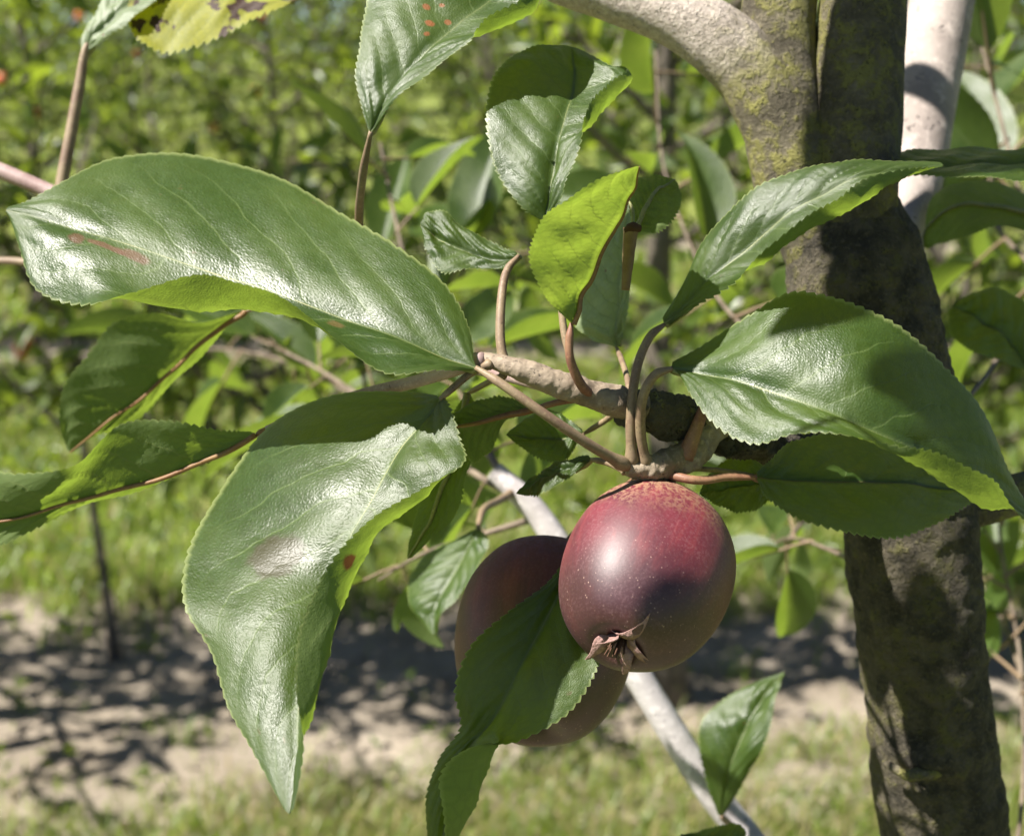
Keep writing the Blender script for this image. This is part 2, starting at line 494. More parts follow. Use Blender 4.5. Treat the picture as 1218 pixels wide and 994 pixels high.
def apple_material(name, axis_len, russet=0.85):
    """red skin: object space, +Z towards the calyx"""
    t = NT(name)
    tc = t.n('TexCoord')
    o = tc.outputs['Object']
    sep = t.n('SeparateXYZ')
    t.set(sep.inputs[0], o)
    z = t.math('DIVIDE', sep.outputs[2], axis_len)         # -1 stalk .. 1 calyx
    big = t.noise(o, 55.0, 4.0, 0.6)
    streak = t.n('Mapping')
    t.set(streak.inputs[0], o)
    streak.inputs['Scale'].default_value = (1.0, 1.0, 0.1)
    st = t.noise(streak.outputs[0], 260.0, 4.0, 0.65)
    fine = t.noise(o, 900.0, 4.0, 0.7)
    c = t.mix(t.ramp(big, 0.3, 0.7), (0.062, 0.006, 0.013), (0.12, 0.011, 0.022))
    c = t.mix(t.math('MULTIPLY', t.ramp(st, 0.45, 0.7), 0.5), c, (0.2, 0.03, 0.034))
    # greener blush towards +Y of the fruit (the flank away from the sun)
    gr = t.ramp(t.math('ADD', t.math('DIVIDE', sep.outputs[1], axis_len), t.math('MULTIPLY', big, 0.5)), 0.45, 1.25)
    c = t.mix(t.math('MULTIPLY', gr, 0.35), c, (0.075, 0.032, 0.012))
    # russet on the shoulder round the stalk
    ru = t.math('MULTIPLY', t.ramp(t.math('ADD', z, t.math('MULTIPLY', t.math('SUBTRACT', big, 0.5), 1.1)), -0.85, -0.02, 1.0, 0.0), t.ramp(fine, 0.42, 0.58))
    c = t.mix(t.math('MULTIPLY', ru, russet), c, (0.34, 0.22, 0.11))
    # dark purple bloom near the calyx
    dk = t.ramp(t.math('ADD', z, t.math('MULTIPLY', t.math('SUBTRACT', big, 0.5), 0.5)), 0.12, 0.72)
    c = t.mix(t.math('MULTIPLY', dk, 0.85), c, (0.028, 0.006, 0.01))
    vo = t.n('TexVoronoi', feature='F1')
    t.set(vo.inputs['Vector'], o)
    vo.inputs['Scale'].default_value = 900.0
    ln = t.math('MULTIPLY', t.ramp(vo.outputs['Distance'], 0.06, 0.24, 0.55, 0.0), t.math('MULTIPLY', t.ramp(t.noise(o, 420.0, 2.0), 0.45, 0.62), t.ramp(z, -0.1, 0.7, 0.15, 0.8)))
    c = t.mix(ln, c, (0.5, 0.33, 0.27))
    dust = t.math('MULTIPLY', t.ramp(t.noise(o, 1500.0, 3.0, 0.7), 0.45, 0.7), t.ramp(big, 0.3, 0.65, 0.04, 0.22))
    c = t.mix(dust, c, (0.28, 0.16, 0.17))
    h = t.math('ADD', t.math('MULTIPLY', fine, 0.25), t.math('MULTIPLY', st, 0.35))
    h = t.math('ADD', h, t.math('MULTIPLY', ln, 0.5))
    rough = t.math('ADD', 0.5, t.math('MULTIPLY', t.math('ADD', ru, t.math('MULTIPLY', big, 0.3)), 0.25))
    return t.end(t.bsdf(c, rough, 0.7, t.bump(h, 0.35, 0.0003)))


# ------------------------------------------------------------------ ground
def ridge(x, y, s=0.0):
    return noise.fractal(Vector((x * 3.1 + s, y * 3.1, 0.3)), 0.9, 2.0, 4)


def sheet(name, xs, ys, hfun, mat, z0):
    X, Y = np.meshgrid(xs, ys)
    Z = np.array([[z0 + hfun(x, y) for x in xs] for y in ys])
    V = np.stack([X, Y, Z], -1).reshape(-1, 3)
    uv = np.stack([X, Y], -1).reshape(-1, 2)
    return tag(link(name, mesh(name, V, grid_faces(len(xs), len(ys)), uv, [mat])), kind='structure')


sheet('ground', np.linspace(-140, 140, 40), np.linspace(-100, 240, 40), lambda x, y: 0.0, M['turf'], 0.0)
ROWS = [3.12, 6.75, 10.35, 13.95, 17.55, 21.15]
STRIPS = [(0.0, 0.82), (2.42, 3.78)] + [(r - 0.36, r + 0.40) for r in ROWS[1:]]


def near_edge(x, y=0.0):
    """where the grass this side of the nearer soil strip ends"""
    return 2.64 + 0.2 * max(-1.2, min(1.2, x)) + 0.09 * noise.noise(Vector((x * 2.3, 7.0, 0.0))) + 0.06 * noise.noise(Vector((x * 9.0, 3.0, 0.0)))



def far_edge(x):
    return 3.52 + 0.16 * noise.noise(Vector((x * 2.0, 11.0, 0.0))) + 0.1 * noise.noise(Vector((x * 7.0, 5.0, 0.0)))


def strip_bump(y0, y1):
    def f(x, y):
        e = min(y - y0, y1 - y) / 0.12
        k = max(0.0, min(1.0, e))
        return 0.004 + k * max(0.0, 0.018 + 0.03 * ridge(x, y) + 0.012 * ridge(x * 4, y * 4, 5.0))
    return f


for i, (a, b) in enumerate(STRIPS[:4]):
    hw = 1.6 if i == 0 else 0.45 * b + 1.2
    nx = 160 if i < 2 else 90
    sheet('soil_strip', np.linspace(-hw, hw, nx), np.linspace(a, b, 40 if i < 2 else 20), strip_bump(a, b), M['soil'], 0.0)

# clods on the soil: loose crumbs nobody could count
cl = []
ico_v = np.array([[0, 0, 1], [0, 0, -1], [1, 0, 0], [-1, 0, 0], [0, 1, 0], [0, -1, 0]], float)
ico_q = np.array([[0, 2, 4, 4], [0, 4, 3, 3], [0, 3, 5, 5], [0, 5, 2, 2], [1, 4, 2, 2], [1, 3, 4, 4], [1, 5, 3, 3], [1, 2, 5, 5]])


def clods():
    V, T = [], []
    k = 0
    for i in range(2600):
        a, b = STRIPS[1] if i < 2000 else STRIPS[2]
        hw = 1.5 if i < 2000 else 3.0
        y = rng.uniform(a + 0.03, b - 0.03)
        x = rng.uniform(-hw, hw)
        s = 0.004 + 0.016 * rng.random() ** 3
        R = np.array(Matrix.Rotation(rng.uniform(0, 6), 3, 'Z') @ Matrix.Rotation(rng.uniform(0, 1), 3, 'X'))
        v = (ico_v * rng.uniform(0.6, 1.3, (6, 1)) * [1, 1, 0.7]) @ R.T * s + [x, y, strip_bump(a, b)(x, y) + s * 0.15]
        V.append(v)
        T.append(ico_q[:, :3] + k)
        k += 6
    return np.vstack(V), np.vstack(T)


V, T = clods()
tag(link('soil_crumbs', mesh('soil_crumbs', V, T, None, [M['soil']], smooth=False)), 'loose crumbs of pale dry earth on the bare soil strips', 'soil', kind='stuff')


def grass(name, n, x0, x1, y0, y1, lo, hi, wid, mats, label, seed, clump=0.0, z=0.0, dry=0.2, edge=None, above=False):
    g = np.random.default_rng(seed)
    x = g.uniform(x0, x1, n); y = g.uniform(y0, y1, n)
    if clump > 0:
        kc = max(1, n // 40)
        ci = g.integers(0, kc, n)
        cx = g.uniform(x0, x1, kc)[ci]; cy = g.uniform(y0, y1, kc)[ci]
        m = g.random(n) < clump
        x = np.where(m, cx + g.normal(0, 0.035, n), x); y = np.where(m, cy + g.normal(0, 0.03, n), y)
        y = np.clip(y, y0, y1)
    if edge is not None:
        keep = (y < np.array([edge(a) for a in x]) + g.normal(0, 0.09, n)) if not above else (y > np.array([edge(a) for a in x]) + g.normal(0, 0.08, n))
        x, y = x[keep], y[keep]
        n = len(x)
    patch = np.array([noise.noise(Vector((a * 2.2 + seed, b * 2.2, 0.0))) for a, b in zip(x, y)])
    h = g.uniform(lo, hi, n) * (0.75 + 0.6 * np.clip(patch, -0.5, 0.7))
    ang = g.uniform(0, 2 * math.pi, n)
    lean = g.uniform(0.15, 0.9, n) * h
    d = np.stack([np.cos(ang), np.sin(ang), np.zeros(n)], -1)
    s = np.stack([-np.sin(ang), np.cos(ang), np.zeros(n)], -1)
    p = np.stack([x, y, np.full(n, z)], -1)
    upv = np.array([0, 0, 1.0])
    m1 = p + upv * (h * 0.6)[:, None] + d * (lean * 0.3)[:, None]
    tp = p + upv * (h * 0.9)[:, None] + d * lean[:, None]
    ww = (g.uniform(0.6, 1.3, n) * wid)[:, None]
    V = np.stack([p - s * ww, p + s * ww, m1 - s * ww * 0.8, m1 + s * ww * 0.8, tp - s * ww * 0.12, tp + s * ww * 0.12], 1).reshape(-1, 3)
    b = np.arange(n)[:, None] * 6
    Q = np.concatenate([b + [[0, 1, 3, 2]], b + [[2, 3, 5, 4]]], 1).reshape(-1, 4)
    mi = np.repeat((g.random(n) < dry + 0.25 * patch).astype(int), 2)
    return tag(link(name, mesh(name, V, Q, None, mats, mi)), label, 'grass', kind='stuff')


GM = [M['blade'], M['straw']]
grass('grass', 52000, -1.5, 1.5, 2.05, 3.1, 0.02, 0.08, 0.0021, GM, 'short green and straw-coloured grass this side of the soil strip', 1, 0.35, z=0.012, dry=0.28, edge=near_edge)
grass('grass', 9000, -1.5, 1.5, 3.3, 4.0, 0.04, 0.15, 0.0028, GM, 'taller grass fringe along the far edge of the nearer soil strip', 2, 0.4, z=0.01, dry=0.15, edge=far_edge, above=True)
grass('grass', 42000, -2.6, 2.6, STRIPS[1][1] - 0.3, STRIPS[2][0] + 0.1, 0.05, 0.14, 0.004, GM, 'sunlit grass lane between the two nearest tree rows behind', 3, 0.3, dry=0.18, edge=far_edge, above=True)
grass('grass', 24000, -4.2, 4.2, STRIPS[2][1] - 0.1, STRIPS[3][0] + 0.1, 0.06, 0.17, 0.007, GM, 'far grass lane beyond the second row of trees', 4, 0.3, dry=0.15)
grass('grass', 900, -1.4, 1.4, STRIPS[1][0] + 0.05, STRIPS[1][1] - 0.05, 0.03, 0.12, 0.0025, GM, 'sparse weed blades sprouting from the bare soil strip', 5, 0.85, z=0.012, dry=0.1)

# ------------------------------------------------------------------ leaf shapes for shoots and far trees
def leaf_variant(seed, nv, nu, serr=False, petiole=True, pr=0.012):
    """length 1 along +Y, upper side +Z; the petiole runs back to y = -0.35"""
    g = np.random.default_rng(seed)
    fold = g.uniform(0.2, 0.65)
    curl = g.uniform(-0.1, 0.45)
    width = g.uniform(0.21, 0.28)
    wave = g.uniform(0.0, 0.05)
    twist = g.uniform(-0.5, 0.5)
    phs = g.uniform(0, 6)
    v = np.linspace(0, 1, nv)[:, None]
    u = np.linspace(-1, 1, nu)[None, :]
    prof = np.sin(math.pi * np.clip(v, 0, 1) ** 0.82) ** 0.72 * (1 - 0.25 * v) * 1.08
    if serr:
        saw = (np.arange(nv) % 3) / 3.0
        prof = prof * (1 - 0.045 * saw[:, None] * (v > 0.06) * (v < 0.97))
    wd = width * prof
    x = u * wd * math.cos(fold * 0.9)
    z = np.abs(u) ** 1.25 * wd * math.sin(fold * 1.5) + wave * np.sin(7 * v + phs + u) * np.abs(u)
    bend = curl * 1.9
    y = v + 0 * u
    ang = bend * v + 0 * u
    zz = z * np.cos(ang) - np.where(abs(bend) > 1e-3, (1 - np.cos(ang)) / (bend + 1e-9), 0)
    yy = np.where(abs(bend) > 1e-3, np.sin(ang) / (bend + 1e-9), y) + z * np.sin(ang)
    a2 = twist * v
    xx = x * np.cos(a2) - zz * np.sin(a2) * 0.6
    zz = zz + x * np.sin(a2)
    V = np.stack([xx, yy, zz], -1).reshape(-1, 3)
    uv = np.stack([np.broadcast_to(u * 0.5 + 0.5, xx.shape), np.broadcast_to(v, xx.shape)], -1).reshape(-1, 2)
    Q = grid_faces(nu, nv)
    mi = np.zeros(len(Q), int)
    if petiole:
        c = np.array([[0, -0.36, 0.02], [0, -0.18, 0.015], [0, 0.0, -0.004], [0, 0.3, -0.012 - 0.045 * bend]])
        pv, pq, pu = tube_arrays(c, [pr * 1.2, pr, pr * 0.9, pr * 0.4], 4, caps=False)
        V, Q, uv = merge([(V, Q, uv), (pv, pq, pu)])
        mi = np.concatenate([mi, np.ones(len(pq), int)])
    return V, Q, uv, mi


LOW = [leaf_variant(100 + i, 6, 5) for i in range(8)]
MID = [leaf_variant(200 + i, 40, 11, True, True, 0.014) for i in range(8)]
LOW_ME = [mesh('leaf_low', *v[:3], mats=[M['leaf_far'], M['petiole']], mi=v[3]) for v in LOW]
MID_ME = [mesh('leaf_mid', *v[:3], mats=[M['leaf'], M['petiole']], mi=v[3]) for v in MID]


def leaf_matrix(base, ydir, up, L):
    y = nrm(np.asarray(ydir, float))
    z = np.asarray(up, float)
    z = nrm(z - y * np.dot(z, y))
    x = np.cross(y, z)
    m = np.eye(4)
    m[:3, 0] = x * L; m[:3, 1] = y * L; m[:3, 2] = z * L
    m[:3, 3] = np.asarray(base) + y * 0.34 * L
    return m


def shoot_leaves(C, n, L0, L1, g, start=0.12, out=0.9, up_bias=0.5):
    """leaf matrices along shoot polyline C"""
    res = []
    C = np.asarray(C)
    T = nrm(np.gradient(C, axis=0))
    for k in range(n):
        f = start + (1 - start) * (k + g.uniform(0, 0.8)) / n
        i = min(len(C) - 1, int(f * (len(C) - 1)))
        p, t = C[i], T[i]
        a = 2.4 * k + g.uniform(-0.5, 0.5)
        ref = np.array([0, 0, 1.0]) if abs(t[2]) < 0.95 else np.array([1.0, 0, 0])
        e1 = nrm(np.cross(t, ref)); e2 = np.cross(t, e1)
        d = t * 0.55 + (e1 * math.cos(a) + e2 * math.sin(a)) * out + np.array([0, 0, g.uniform(-0.35, 0.4)])
        upv = np.array([0, 0, 1.0]) * up_bias + SUN * 0.5 + g.normal(0, 0.42, 3)
        res.append(leaf_matrix(p, d, upv, g.uniform(L0, L1)))
    return res


def join_leaves(mats4, variants, g):
    parts, mi = [], []
    for m in mats4:
        V, Q, uv, k = variants[g.integers(len(variants))]
        parts.append((V @ m[:3, :3].T + m[:3, 3], Q, uv))
        mi.append(k)
    V, Q, U = merge(parts)
    return V, Q, U, np.concatenate(mi)


def weeds(n, x0, x1, y0, y1, L0, L1, label, seed):
    g = np.random.default_rng(seed)
    ms = []
    for k in range(n // 6):
        x, y = g.uniform(x0, x1), g.uniform(y0, y1)
        for q in range(6):
            a = g.uniform(0, 6.28)
            ms.append(leaf_matrix((x, y, 0.01 + g.uniform(0, 0.07)), (math.cos(a), math.sin(a), g.uniform(-0.1, 0.9)), (g.normal(0, 0.3), g.normal(0, 0.3), 1.0), g.uniform(L0, L1)))
    V, Q, U, mi = join_leaves(ms, LOW, g)
    return tag(link('weeds', mesh('weeds', V, Q, U, [M['leaf_far'], M['petiole']], mi)), label, 'weeds', kind='stuff')


weeds(2400, -2.2, 2.2, STRIPS[1][1] - 0.05, STRIPS[2][0] + 0.15, 0.04, 0.085, 'broad-leaved weeds among the grass of the sunlit lane', 31)
weeds(340, -1.3, 1.3, 2.5, STRIPS[1][1] - 0.05, 0.02, 0.045, 'small broad-leaved weeds on the bare soil strip', 32)

# ------------------------------------------------------------------ trees in the rows behind
def grow(seed, height, n_br, n_leaf, lean=0.0, lo=0.45, spread=0.62, trunk_r=0.032):
    g = np.random.default_rng(seed)
    h = np.linspace(0, height, 12)
    C = np.stack([lean * h + 0.03 * np.sin(h * 2.3 + seed), 0.03 * np.cos(h * 1.9 + seed), h], -1)
    R = trunk_r * (1.15 - 0.8 * h / height)
    R[0] *= 1.35
    trunk = tube_arrays(C, R, 10, 0.12, 25.0, seed)
    branches, leaves = [], []
    for b in range(n_br):
        f = lo / height + (0.97 - lo / height) * (b + g.uniform(0, 0.9)) / n_br
        p = catmull(C, 100)[int(f * 99)]
        a = 2.4 * b + g.uniform(-0.4, 0.4)
        ln = spread * g.uniform(0.6, 1.1) * (1.15 - 0.6 * f)
        el = g.uniform(0.05, 0.75)
        d = np.array([math.cos(a) * math.cos(el), math.sin(a) * math.cos(el) * 0.8, math.sin(el)])
        pts = [p, p + d * ln * 0.35 + g.normal(0, 0.02, 3), p + d * ln * 0.7 + [0, 0, 0.03], p + d * ln + np.array([0, 0, g.uniform(-0.12, 0.16)])]
        c = catmull(pts, 12)
        branches.append(tube_arrays(c, np.linspace(0.011, 0.003, 12), 6))
        per = max(3, int(n_leaf / n_br))
        ns = 4
        leaves += shoot_leaves(c, per // 3, 0.05, 0.09, g, 0.1)
        for s in range(ns):
            i = g.integers(3, 11)
            q = c[i]
            dd = nrm(d + g.normal(0, 0.7, 3) + [0, 0, 0.15])
            l2 = g.uniform(0.12, 0.32)
            c2 = catmull([q, q + dd * l2 * 0.5, q + dd * l2 + [0, 0, 0.02]], 8)
            branches.append(tube_arrays(c2, np.linspace(0.005, 0.0018, 8), 5))
            leaves += shoot_leaves(c2, max(2, per // 6), 0.05, 0.095, g, 0.05)
    return C, trunk, branches, leaves


ALL_LEAVES = []


def far_tree(loc, seed, label, group, n_parts, apples=0, **kw):
    g = np.random.default_rng(seed + 5)
    root = link('apple_tree', None)
    root.location = loc
    tag(root, label, 'tree', group)
    C, trunk, branches, leaves = grow(seed, **kw)
    link('trunk', mesh('trunk', *trunk, mats=[M['bark_far']]), root)
    for b in branches[:26]:
        link('branch', mesh('branch', *b, mats=[M['bark_far']]), root)
    if len(branches) > 26:
        tag(link('twigs', mesh('twigs', *merge(branches[26:]), mats=[M['bark_far']]), root), kind='stuff')
    # the leaves that show largest become parts, the rest one crown mesh
    key = [(np.array(loc) + m[:3, 3])[1] + 0.6 * max(0, abs((np.array(loc) + m[:3, 3])[0]) - 1.1) for m in leaves]
    order = np.argsort(key)
    for i in order[:n_parts]:
        o = link('leaf', LOW_ME[g.integers(8)] , root)
        o.matrix_local = Matrix(leaves[i].tolist())
    rest = [leaves[i] for i in order[n_parts:]]
    if rest:
        V, Q, U, mi = join_leaves(rest, LOW, g)
        tag(link('crown', mesh('crown', V, Q, U, [M['leaf_far'], M['petiole']], mi), root), kind='stuff')
    ALL_LEAVES.extend(np.array(loc) + m[:3, 3] for m in leaves)
    for k in range(apples):
        m = leaves[order[int(g.integers(0, max(1, len(order) // 2)))]]
        far_apple(np.array(loc) + m[:3, 3], g)
    return root


def lathe(profile, n=20, lobes=0.0):
    pr = np.array(profile)
    th = np.linspace(0, 2 * math.pi, n, endpoint=False)
    V = np.zeros((len(pr), n, 3))
    V[:, :, 0] = pr[:, :1] * np.cos(th)
    V[:, :, 1] = pr[:, :1] * np.sin(th)
    V[:, :, 2] = pr[:, 1:2]
    uv = np.zeros((len(pr), n, 2))
    uv[:, :, 0] = np.arange(n) / n
    uv[:, :, 1] = np.linspace(0, 1, len(pr))[:, None]
    return V.reshape(-1, 3), grid_faces(n, len(pr), True), uv.reshape(-1, 2)


APROF = [(0.001, -0.72), (0.08, -0.76), (0.22, -0.9), (0.45, -0.97), (0.72, -0.84), (0.93, -0.5), (1.0, -0.1), (0.96, 0.3), (0.82, 0.66), (0.6, 0.92), (0.38, 1.03), (0.2, 1.0), (0.1, 0.94), (0.001, 0.9)]
far_apple_me = mesh('apple_far', *lathe(catmull(APROF, 24), 16), mats=[M['apple_far']])
stalk_me = mesh('stalk_far', *tube_arrays(np.array([[0, 0, -0.7], [0.05, 0, -1.1], [0.0, 0.1, -1.7]]), [0.06, 0.05, 0.06], 5), mats=[M['petiole']])
n_apples = 0


def far_apple(p, g):
    global n_apples
    r = g.uniform(0.02, 0.028)
    o = link('apple', None)
    o.location = p
    o.scale = (r, r, r)
    o.rotation_euler = (math.pi + g.uniform(-0.5, 0.5), g.uniform(-0.5, 0.5), g.uniform(0, 6))
    tag(o, 'small orange-red apple out of focus among the leaves of the tree rows behind', 'apple', 'out-of-focus apples in the rows behind')
    link('fruit', far_apple_me, o)
    link('stalk', stalk_me, o)
    n_apples += 1


LAB1 = 'out-of-focus apple tree rooted in the nearer bare soil strip'
G1 = 'apple trees in the nearest row behind'
far_tree((0.34, 2.98, 0.0), 21, 'dark-stemmed leafy apple tree in the soil strip behind the main trunk and twig', G1, 260, 1, height=2.8, n_br=26, n_leaf=1100, lo=0.6)
far_tree((-1.2, 2.75, 0.0), 22, 'thin apple tree in the nearer soil strip with dark bare lower stem', G1, 120, 0, height=2.9, n_br=18, n_leaf=600, lo=1.45, spread=0.85, trunk_r=0.016)
far_tree((1.4, 2.85, 0.0), 23, LAB1, G1, 200, 0, height=2.3, n_br=20, n_leaf=600, lo=0.5)
far_tree((-1.62, 2.7, 0.0), 24, LAB1, G1, 60, 0, height=3.0, n_br=24, n_leaf=760, lo=0.6, spread=0.85)
far_tree((-2.5, 2.8, 0.0), 25, LAB1, G1, 60, 0, height=2.8, n_br=18, n_leaf=600, lo=0.5)

far_tree((-0.5, 2.95, 0.0), 26, 'low leafy apple sapling in the nearer soil strip, behind the long hanging leaf', G1, 240, 0, height=1.25, n_br=14, n_leaf=420, lo=0.42, spread=0.5, trunk_r=0.012)
far_tree((-1.02, 3.25, 0.0), 27, 'low leafy apple sapling in the nearer soil strip, behind the leaf seen from below', G1, 200, 0, height=1.15, n_br=12, n_leaf=300, lo=0.5, spread=0.45, trunk_r=0.012)
far_tree((0.98, 3.1, 0.0), 28, 'low leafy apple sapling in the nearer soil strip, beyond the main trunk', G1, 160, 0, height=1.2, n_br=12, n_leaf=300, lo=0.4, spread=0.45, trunk_r=0.012)

LAB2 = 'out-of-focus apple tree in the second row, beyond the sunlit grass lane'
G2 = 'apple trees in the second row behind'
for i, x in enumerate((-3.4, -2.3, -1.15, -0.1, 1.05, 2.2, 3.3)):
    far_tree((x, ROWS[1] + 0.05 * math.sin(i * 3), 0.0), 41 + i, LAB2, G2, 90, 0, height=2.35, n_br=24, n_leaf=1200, lo=0.28, spread=0.85, trunk_r=0.02)

# fruit that glints red in the second row: each hangs at the leafy spot nearest to where it shows
AL = np.array([p for p in ALL_LEAVES if p[1] < 7.2])
rel = AL - CAM
zz = rel @ FWD
ax_, ay_ = CX + F_PX * (rel @ RIGHT) / zz, CY - F_PX * (rel @ UP) / zz
for px, py in ((300, 115), (412, 113), (370, 172), (8, 90), (55, 135), (100, 18), (165, 70), (330, 20), (520, 180), (430, 230), (250, 150), (345, 250), (30, 420), (560, 20)):
    i = int(np.argmin((ax_ - px) ** 2 + (ay_ - py) ** 2 + 900.0 * (zz - 6.2) ** 2 * (zz > 6.2) + 4e3 * (zz < 5)))
    far_apple(AL[i], rng)

# third to sixth rows: copies of two grown trees
proto = []
for s in (61, 62):
    C, trunk, branches, leaves = grow(s, 2.6, 24, 1100, lo=0.25, spread=0.95, trunk_r=0.02)
    g = np.random.default_rng(s)
    V, Q, U, mi = join_leaves(leaves, LOW, g)
    proto.append((mesh('trunk', *trunk, mats=[M['bark_far']]), mesh('twigs', *merge(branches), mats=[M['bark_far']]), mesh('crown', V, Q, U, [M['leaf_far'], M['petiole']], mi)))
ORD = ['third', 'fourth', 'fifth', 'sixth']
for r in range(2, 6):
    y = ROWS[r]
    half = 0.40 * y + 1.0
    x = -half
    k = 0
    while x < half:
        tm, bm, cm = proto[k % 2]
        root = link('apple_tree', None)
        root.location = (x + rng.uniform(-0.1, 0.1), y + rng.uniform(-0.1, 0.1), 0)
        root.rotation_euler = (0, 0, rng.uniform(0, 6.28))
        s = rng.uniform(0.9, 1.15)
        root.scale = (s, s, s)
        tag(root, 'distant apple tree in the %s row behind, seen through the nearer trees' % ORD[r - 2], 'tree', 'apple trees in the %s row behind' % ORD[r - 2])
        link('trunk', tm, root)
        tag(link('twigs', bm, root), kind='stuff')
        tag(link('crown', cm, root), kind='stuff')
        x += 1.25
        k += 1

# far-off wood that closes the view
def wood():
    g = np.random.default_rng(77)
    ms = []
    for i in range(5200):
        x = g.uniform(-26, 26)
        top = 4.0 + 2.2 * noise.noise(Vector((x * 0.22, 0.4, 0.0)))
        z = g.uniform(0.1, 1) ** 0.8 * top
        ms.append(leaf_matrix((x, 31 + g.uniform(-1.5, 1.5) - 0.2 * z, z), g.normal(0, 1, 3), g.normal(0, 0.6, 3) + [0, -0.3, 0.8], g.uniform(0.35, 0.75)))
    return join_leaves(ms, LOW, g)


V, Q, U, mi = wood()
tag(link('woodland', mesh('woodland', V, Q, U, [M['leaf_far'], M['petiole']], mi)), 'far belt of dense green trees closing the orchard', 'woodland', kind='stuff')

# ------------------------------------------------------------------ the main apple tree
BASE = np.array([0.19, 0.40, 0.0])
tree = link('apple_tree', None)
tree.location = BASE
tag(tree, 'mossy apple tree with forked trunk and serrated leafy twig in sharp focus', 'tree')


def part(name, arr, mats, parent=tree, mi=None):
    V, Q, U = arr
    return link(name, mesh(name, V - BASE, Q, U, mats, mi), parent)


def wood_part(name, pts, radii, mat, sides=40, n=90, rough=0.05, freq=70.0, seed=0.0, knots=()):
    """pts: (px, py, mm), radii in photo pixels at that depth"""
    C = catmull(PP(pts), n)
    rad = catmull(np.array([[r * p[2] / 1000.0 / F_PX] for r, p in zip(radii, pts)]), n)[:, 0]
    V, Q, U = tube_arrays(C, rad, sides, rough, freq, seed)
    for (kp, kr, kh) in knots:
        kp = P(*kp)
        d = np.linalg.norm(V - kp, axis=1)
        axis = nrm(kp - C[np.argmin(np.linalg.norm(C - kp, axis=1))])
        V = V + axis * (kh * np.exp(-(d / kr) ** 2))[:, None]
    return part(name, (V, Q, U), [M[mat]])


low = P(1150, 1300, 440)
trunk_pts = [(1000, 190, 424), (1006, 250, 422), (1018, 320, 419), (1040, 430, 418), (1068, 560, 421), (1083, 640, 424), (1098, 780, 431), (1112, 900, 438), (1125, 1010, 445), (1150, 1250, 462)]
trunk_r = [30, 62, 82, 84, 80, 78, 74, 73, 74, 78]
Cw = list(PP(trunk_pts))
Rw = [r * p[2] / 1000.0 / F_PX for r, p in zip(trunk_r, trunk_pts)]
for f, r in ((0.35, 0.0205), (0.7, 0.022), (0.93, 0.025), (1.0, 0.034)):
    e = Cw[9] * (1 - f) + (BASE + [0, 0, -0.02]) * f
    Cw.append(e); Rw.append(r)
n = 420
C = catmull(np.array(Cw), n)
rad = catmull(np.array(Rw)[:, None], n)[:, 0]
V, Q, U = tube_arrays(C, rad, 110, 0.09, 170.0, 3.0)
for kp, kr, kh in (((1088, 905, 419), 0.0075, 0.0035), ((1092, 932, 420), 0.005, -0.0022), ((1055, 812, 413), 0.004, 0.0012), ((1015, 770, 420), 0.006, 0.0015)):
    kp = P(*kp)
    d = np.linalg.norm((V - kp) * [0.6, 1.0, 1.6], axis=1)
    ax = nrm(kp - C[np.argmin(np.linalg.norm(C - kp, axis=1))])
    V = V + ax * (kh * np.exp(-(d / kr) ** 2))[:, None]
part('trunk', (V, Q, U), [M['bark_trunk']])

# raised lip of the old pruning scar
scar = catmull(PP([(1050, 905, 420), (1072, 918, 417), (1095, 921, 416.5), (1120, 916, 419), (1138, 905, 423)]), 40)
part('bark_scar', tube_arrays(scar, np.array([0.0007 + 0.0013 * math.sin(math.pi * i / 39) for i in range(40)]), 14, 0.6, 900.0, 2.0), [M['bark']])

# limbs
wood_part('limb', [(985, 300, 419), (955, 225, 417), (935, 150, 417), (925, 60, 418), (930, -40, 420), (945, -260, 425), (960, -520, 430)], [52, 53, 50, 46, 43, 40, 30], 'bark', 48, 150, 0.06, 80.0, 9.0)
wood_part('limb', [(1015, 320, 420), (1012, 240, 414), (1018, 160, 413), (1022, 60, 414), (1030, -40, 416), (1050, -260, 430), (1060, -560, 440)], [52, 55, 54, 53, 50, 44, 32], 'bark', 48, 150, 0.05, 80.0, 17.0)
wood_part('limb', [(1030, 450, 432), (1052, 330, 462), (1082, 215, 492), (1100, 110, 505), (1120, 0, 515), (1150, -200, 530), (1200, -480, 550)], [26, 36, 38, 39, 38, 36, 28], 'bark_pale', 40, 120, 0.03, 60.0, 23.0)
wood_part('limb', [(975, 270, 418), (945, 200, 416), (920, 135, 415), (893, 85, 415), (850, 45, 415), (800, 18, 416), (730, -6, 418), (650, -32, 421), (520, -90, 430), (300, -200, 440), (60, -330, 440)], [40, 44, 45, 44, 41, 36, 32, 29, 25, 20, 12], 'bark_limb', 48, 200, 0.05, 80.0, 31.0)
wood_part('limb', [(1110, 605, 424), (1160, 600, 425), (1218, 585, 430), (1300, 560, 440), (1500, 480, 480)], [34, 27, 24, 22, 16], 'bark', 32, 60, 0.07, 90.0, 37.0)
# fruiting branch
wood_part('branch', [(1010, 560, 418), (930, 535, 392), (860, 515, 368), (800, 498, 354), (745, 482, 347)], [34, 27, 27, 26, 24], 'bark_dark', 64, 200, 0.42, 330.0, 41.0)
wood_part('branch', [(765, 487, 348), (720, 474, 345), (670, 458, 342), (620, 440, 341), (580, 428, 343), (545, 424, 348)], [19, 18, 15.5, 13, 9, 3.5], 'bark_twig', 36, 160, 0.24, 380.0, 43.0)
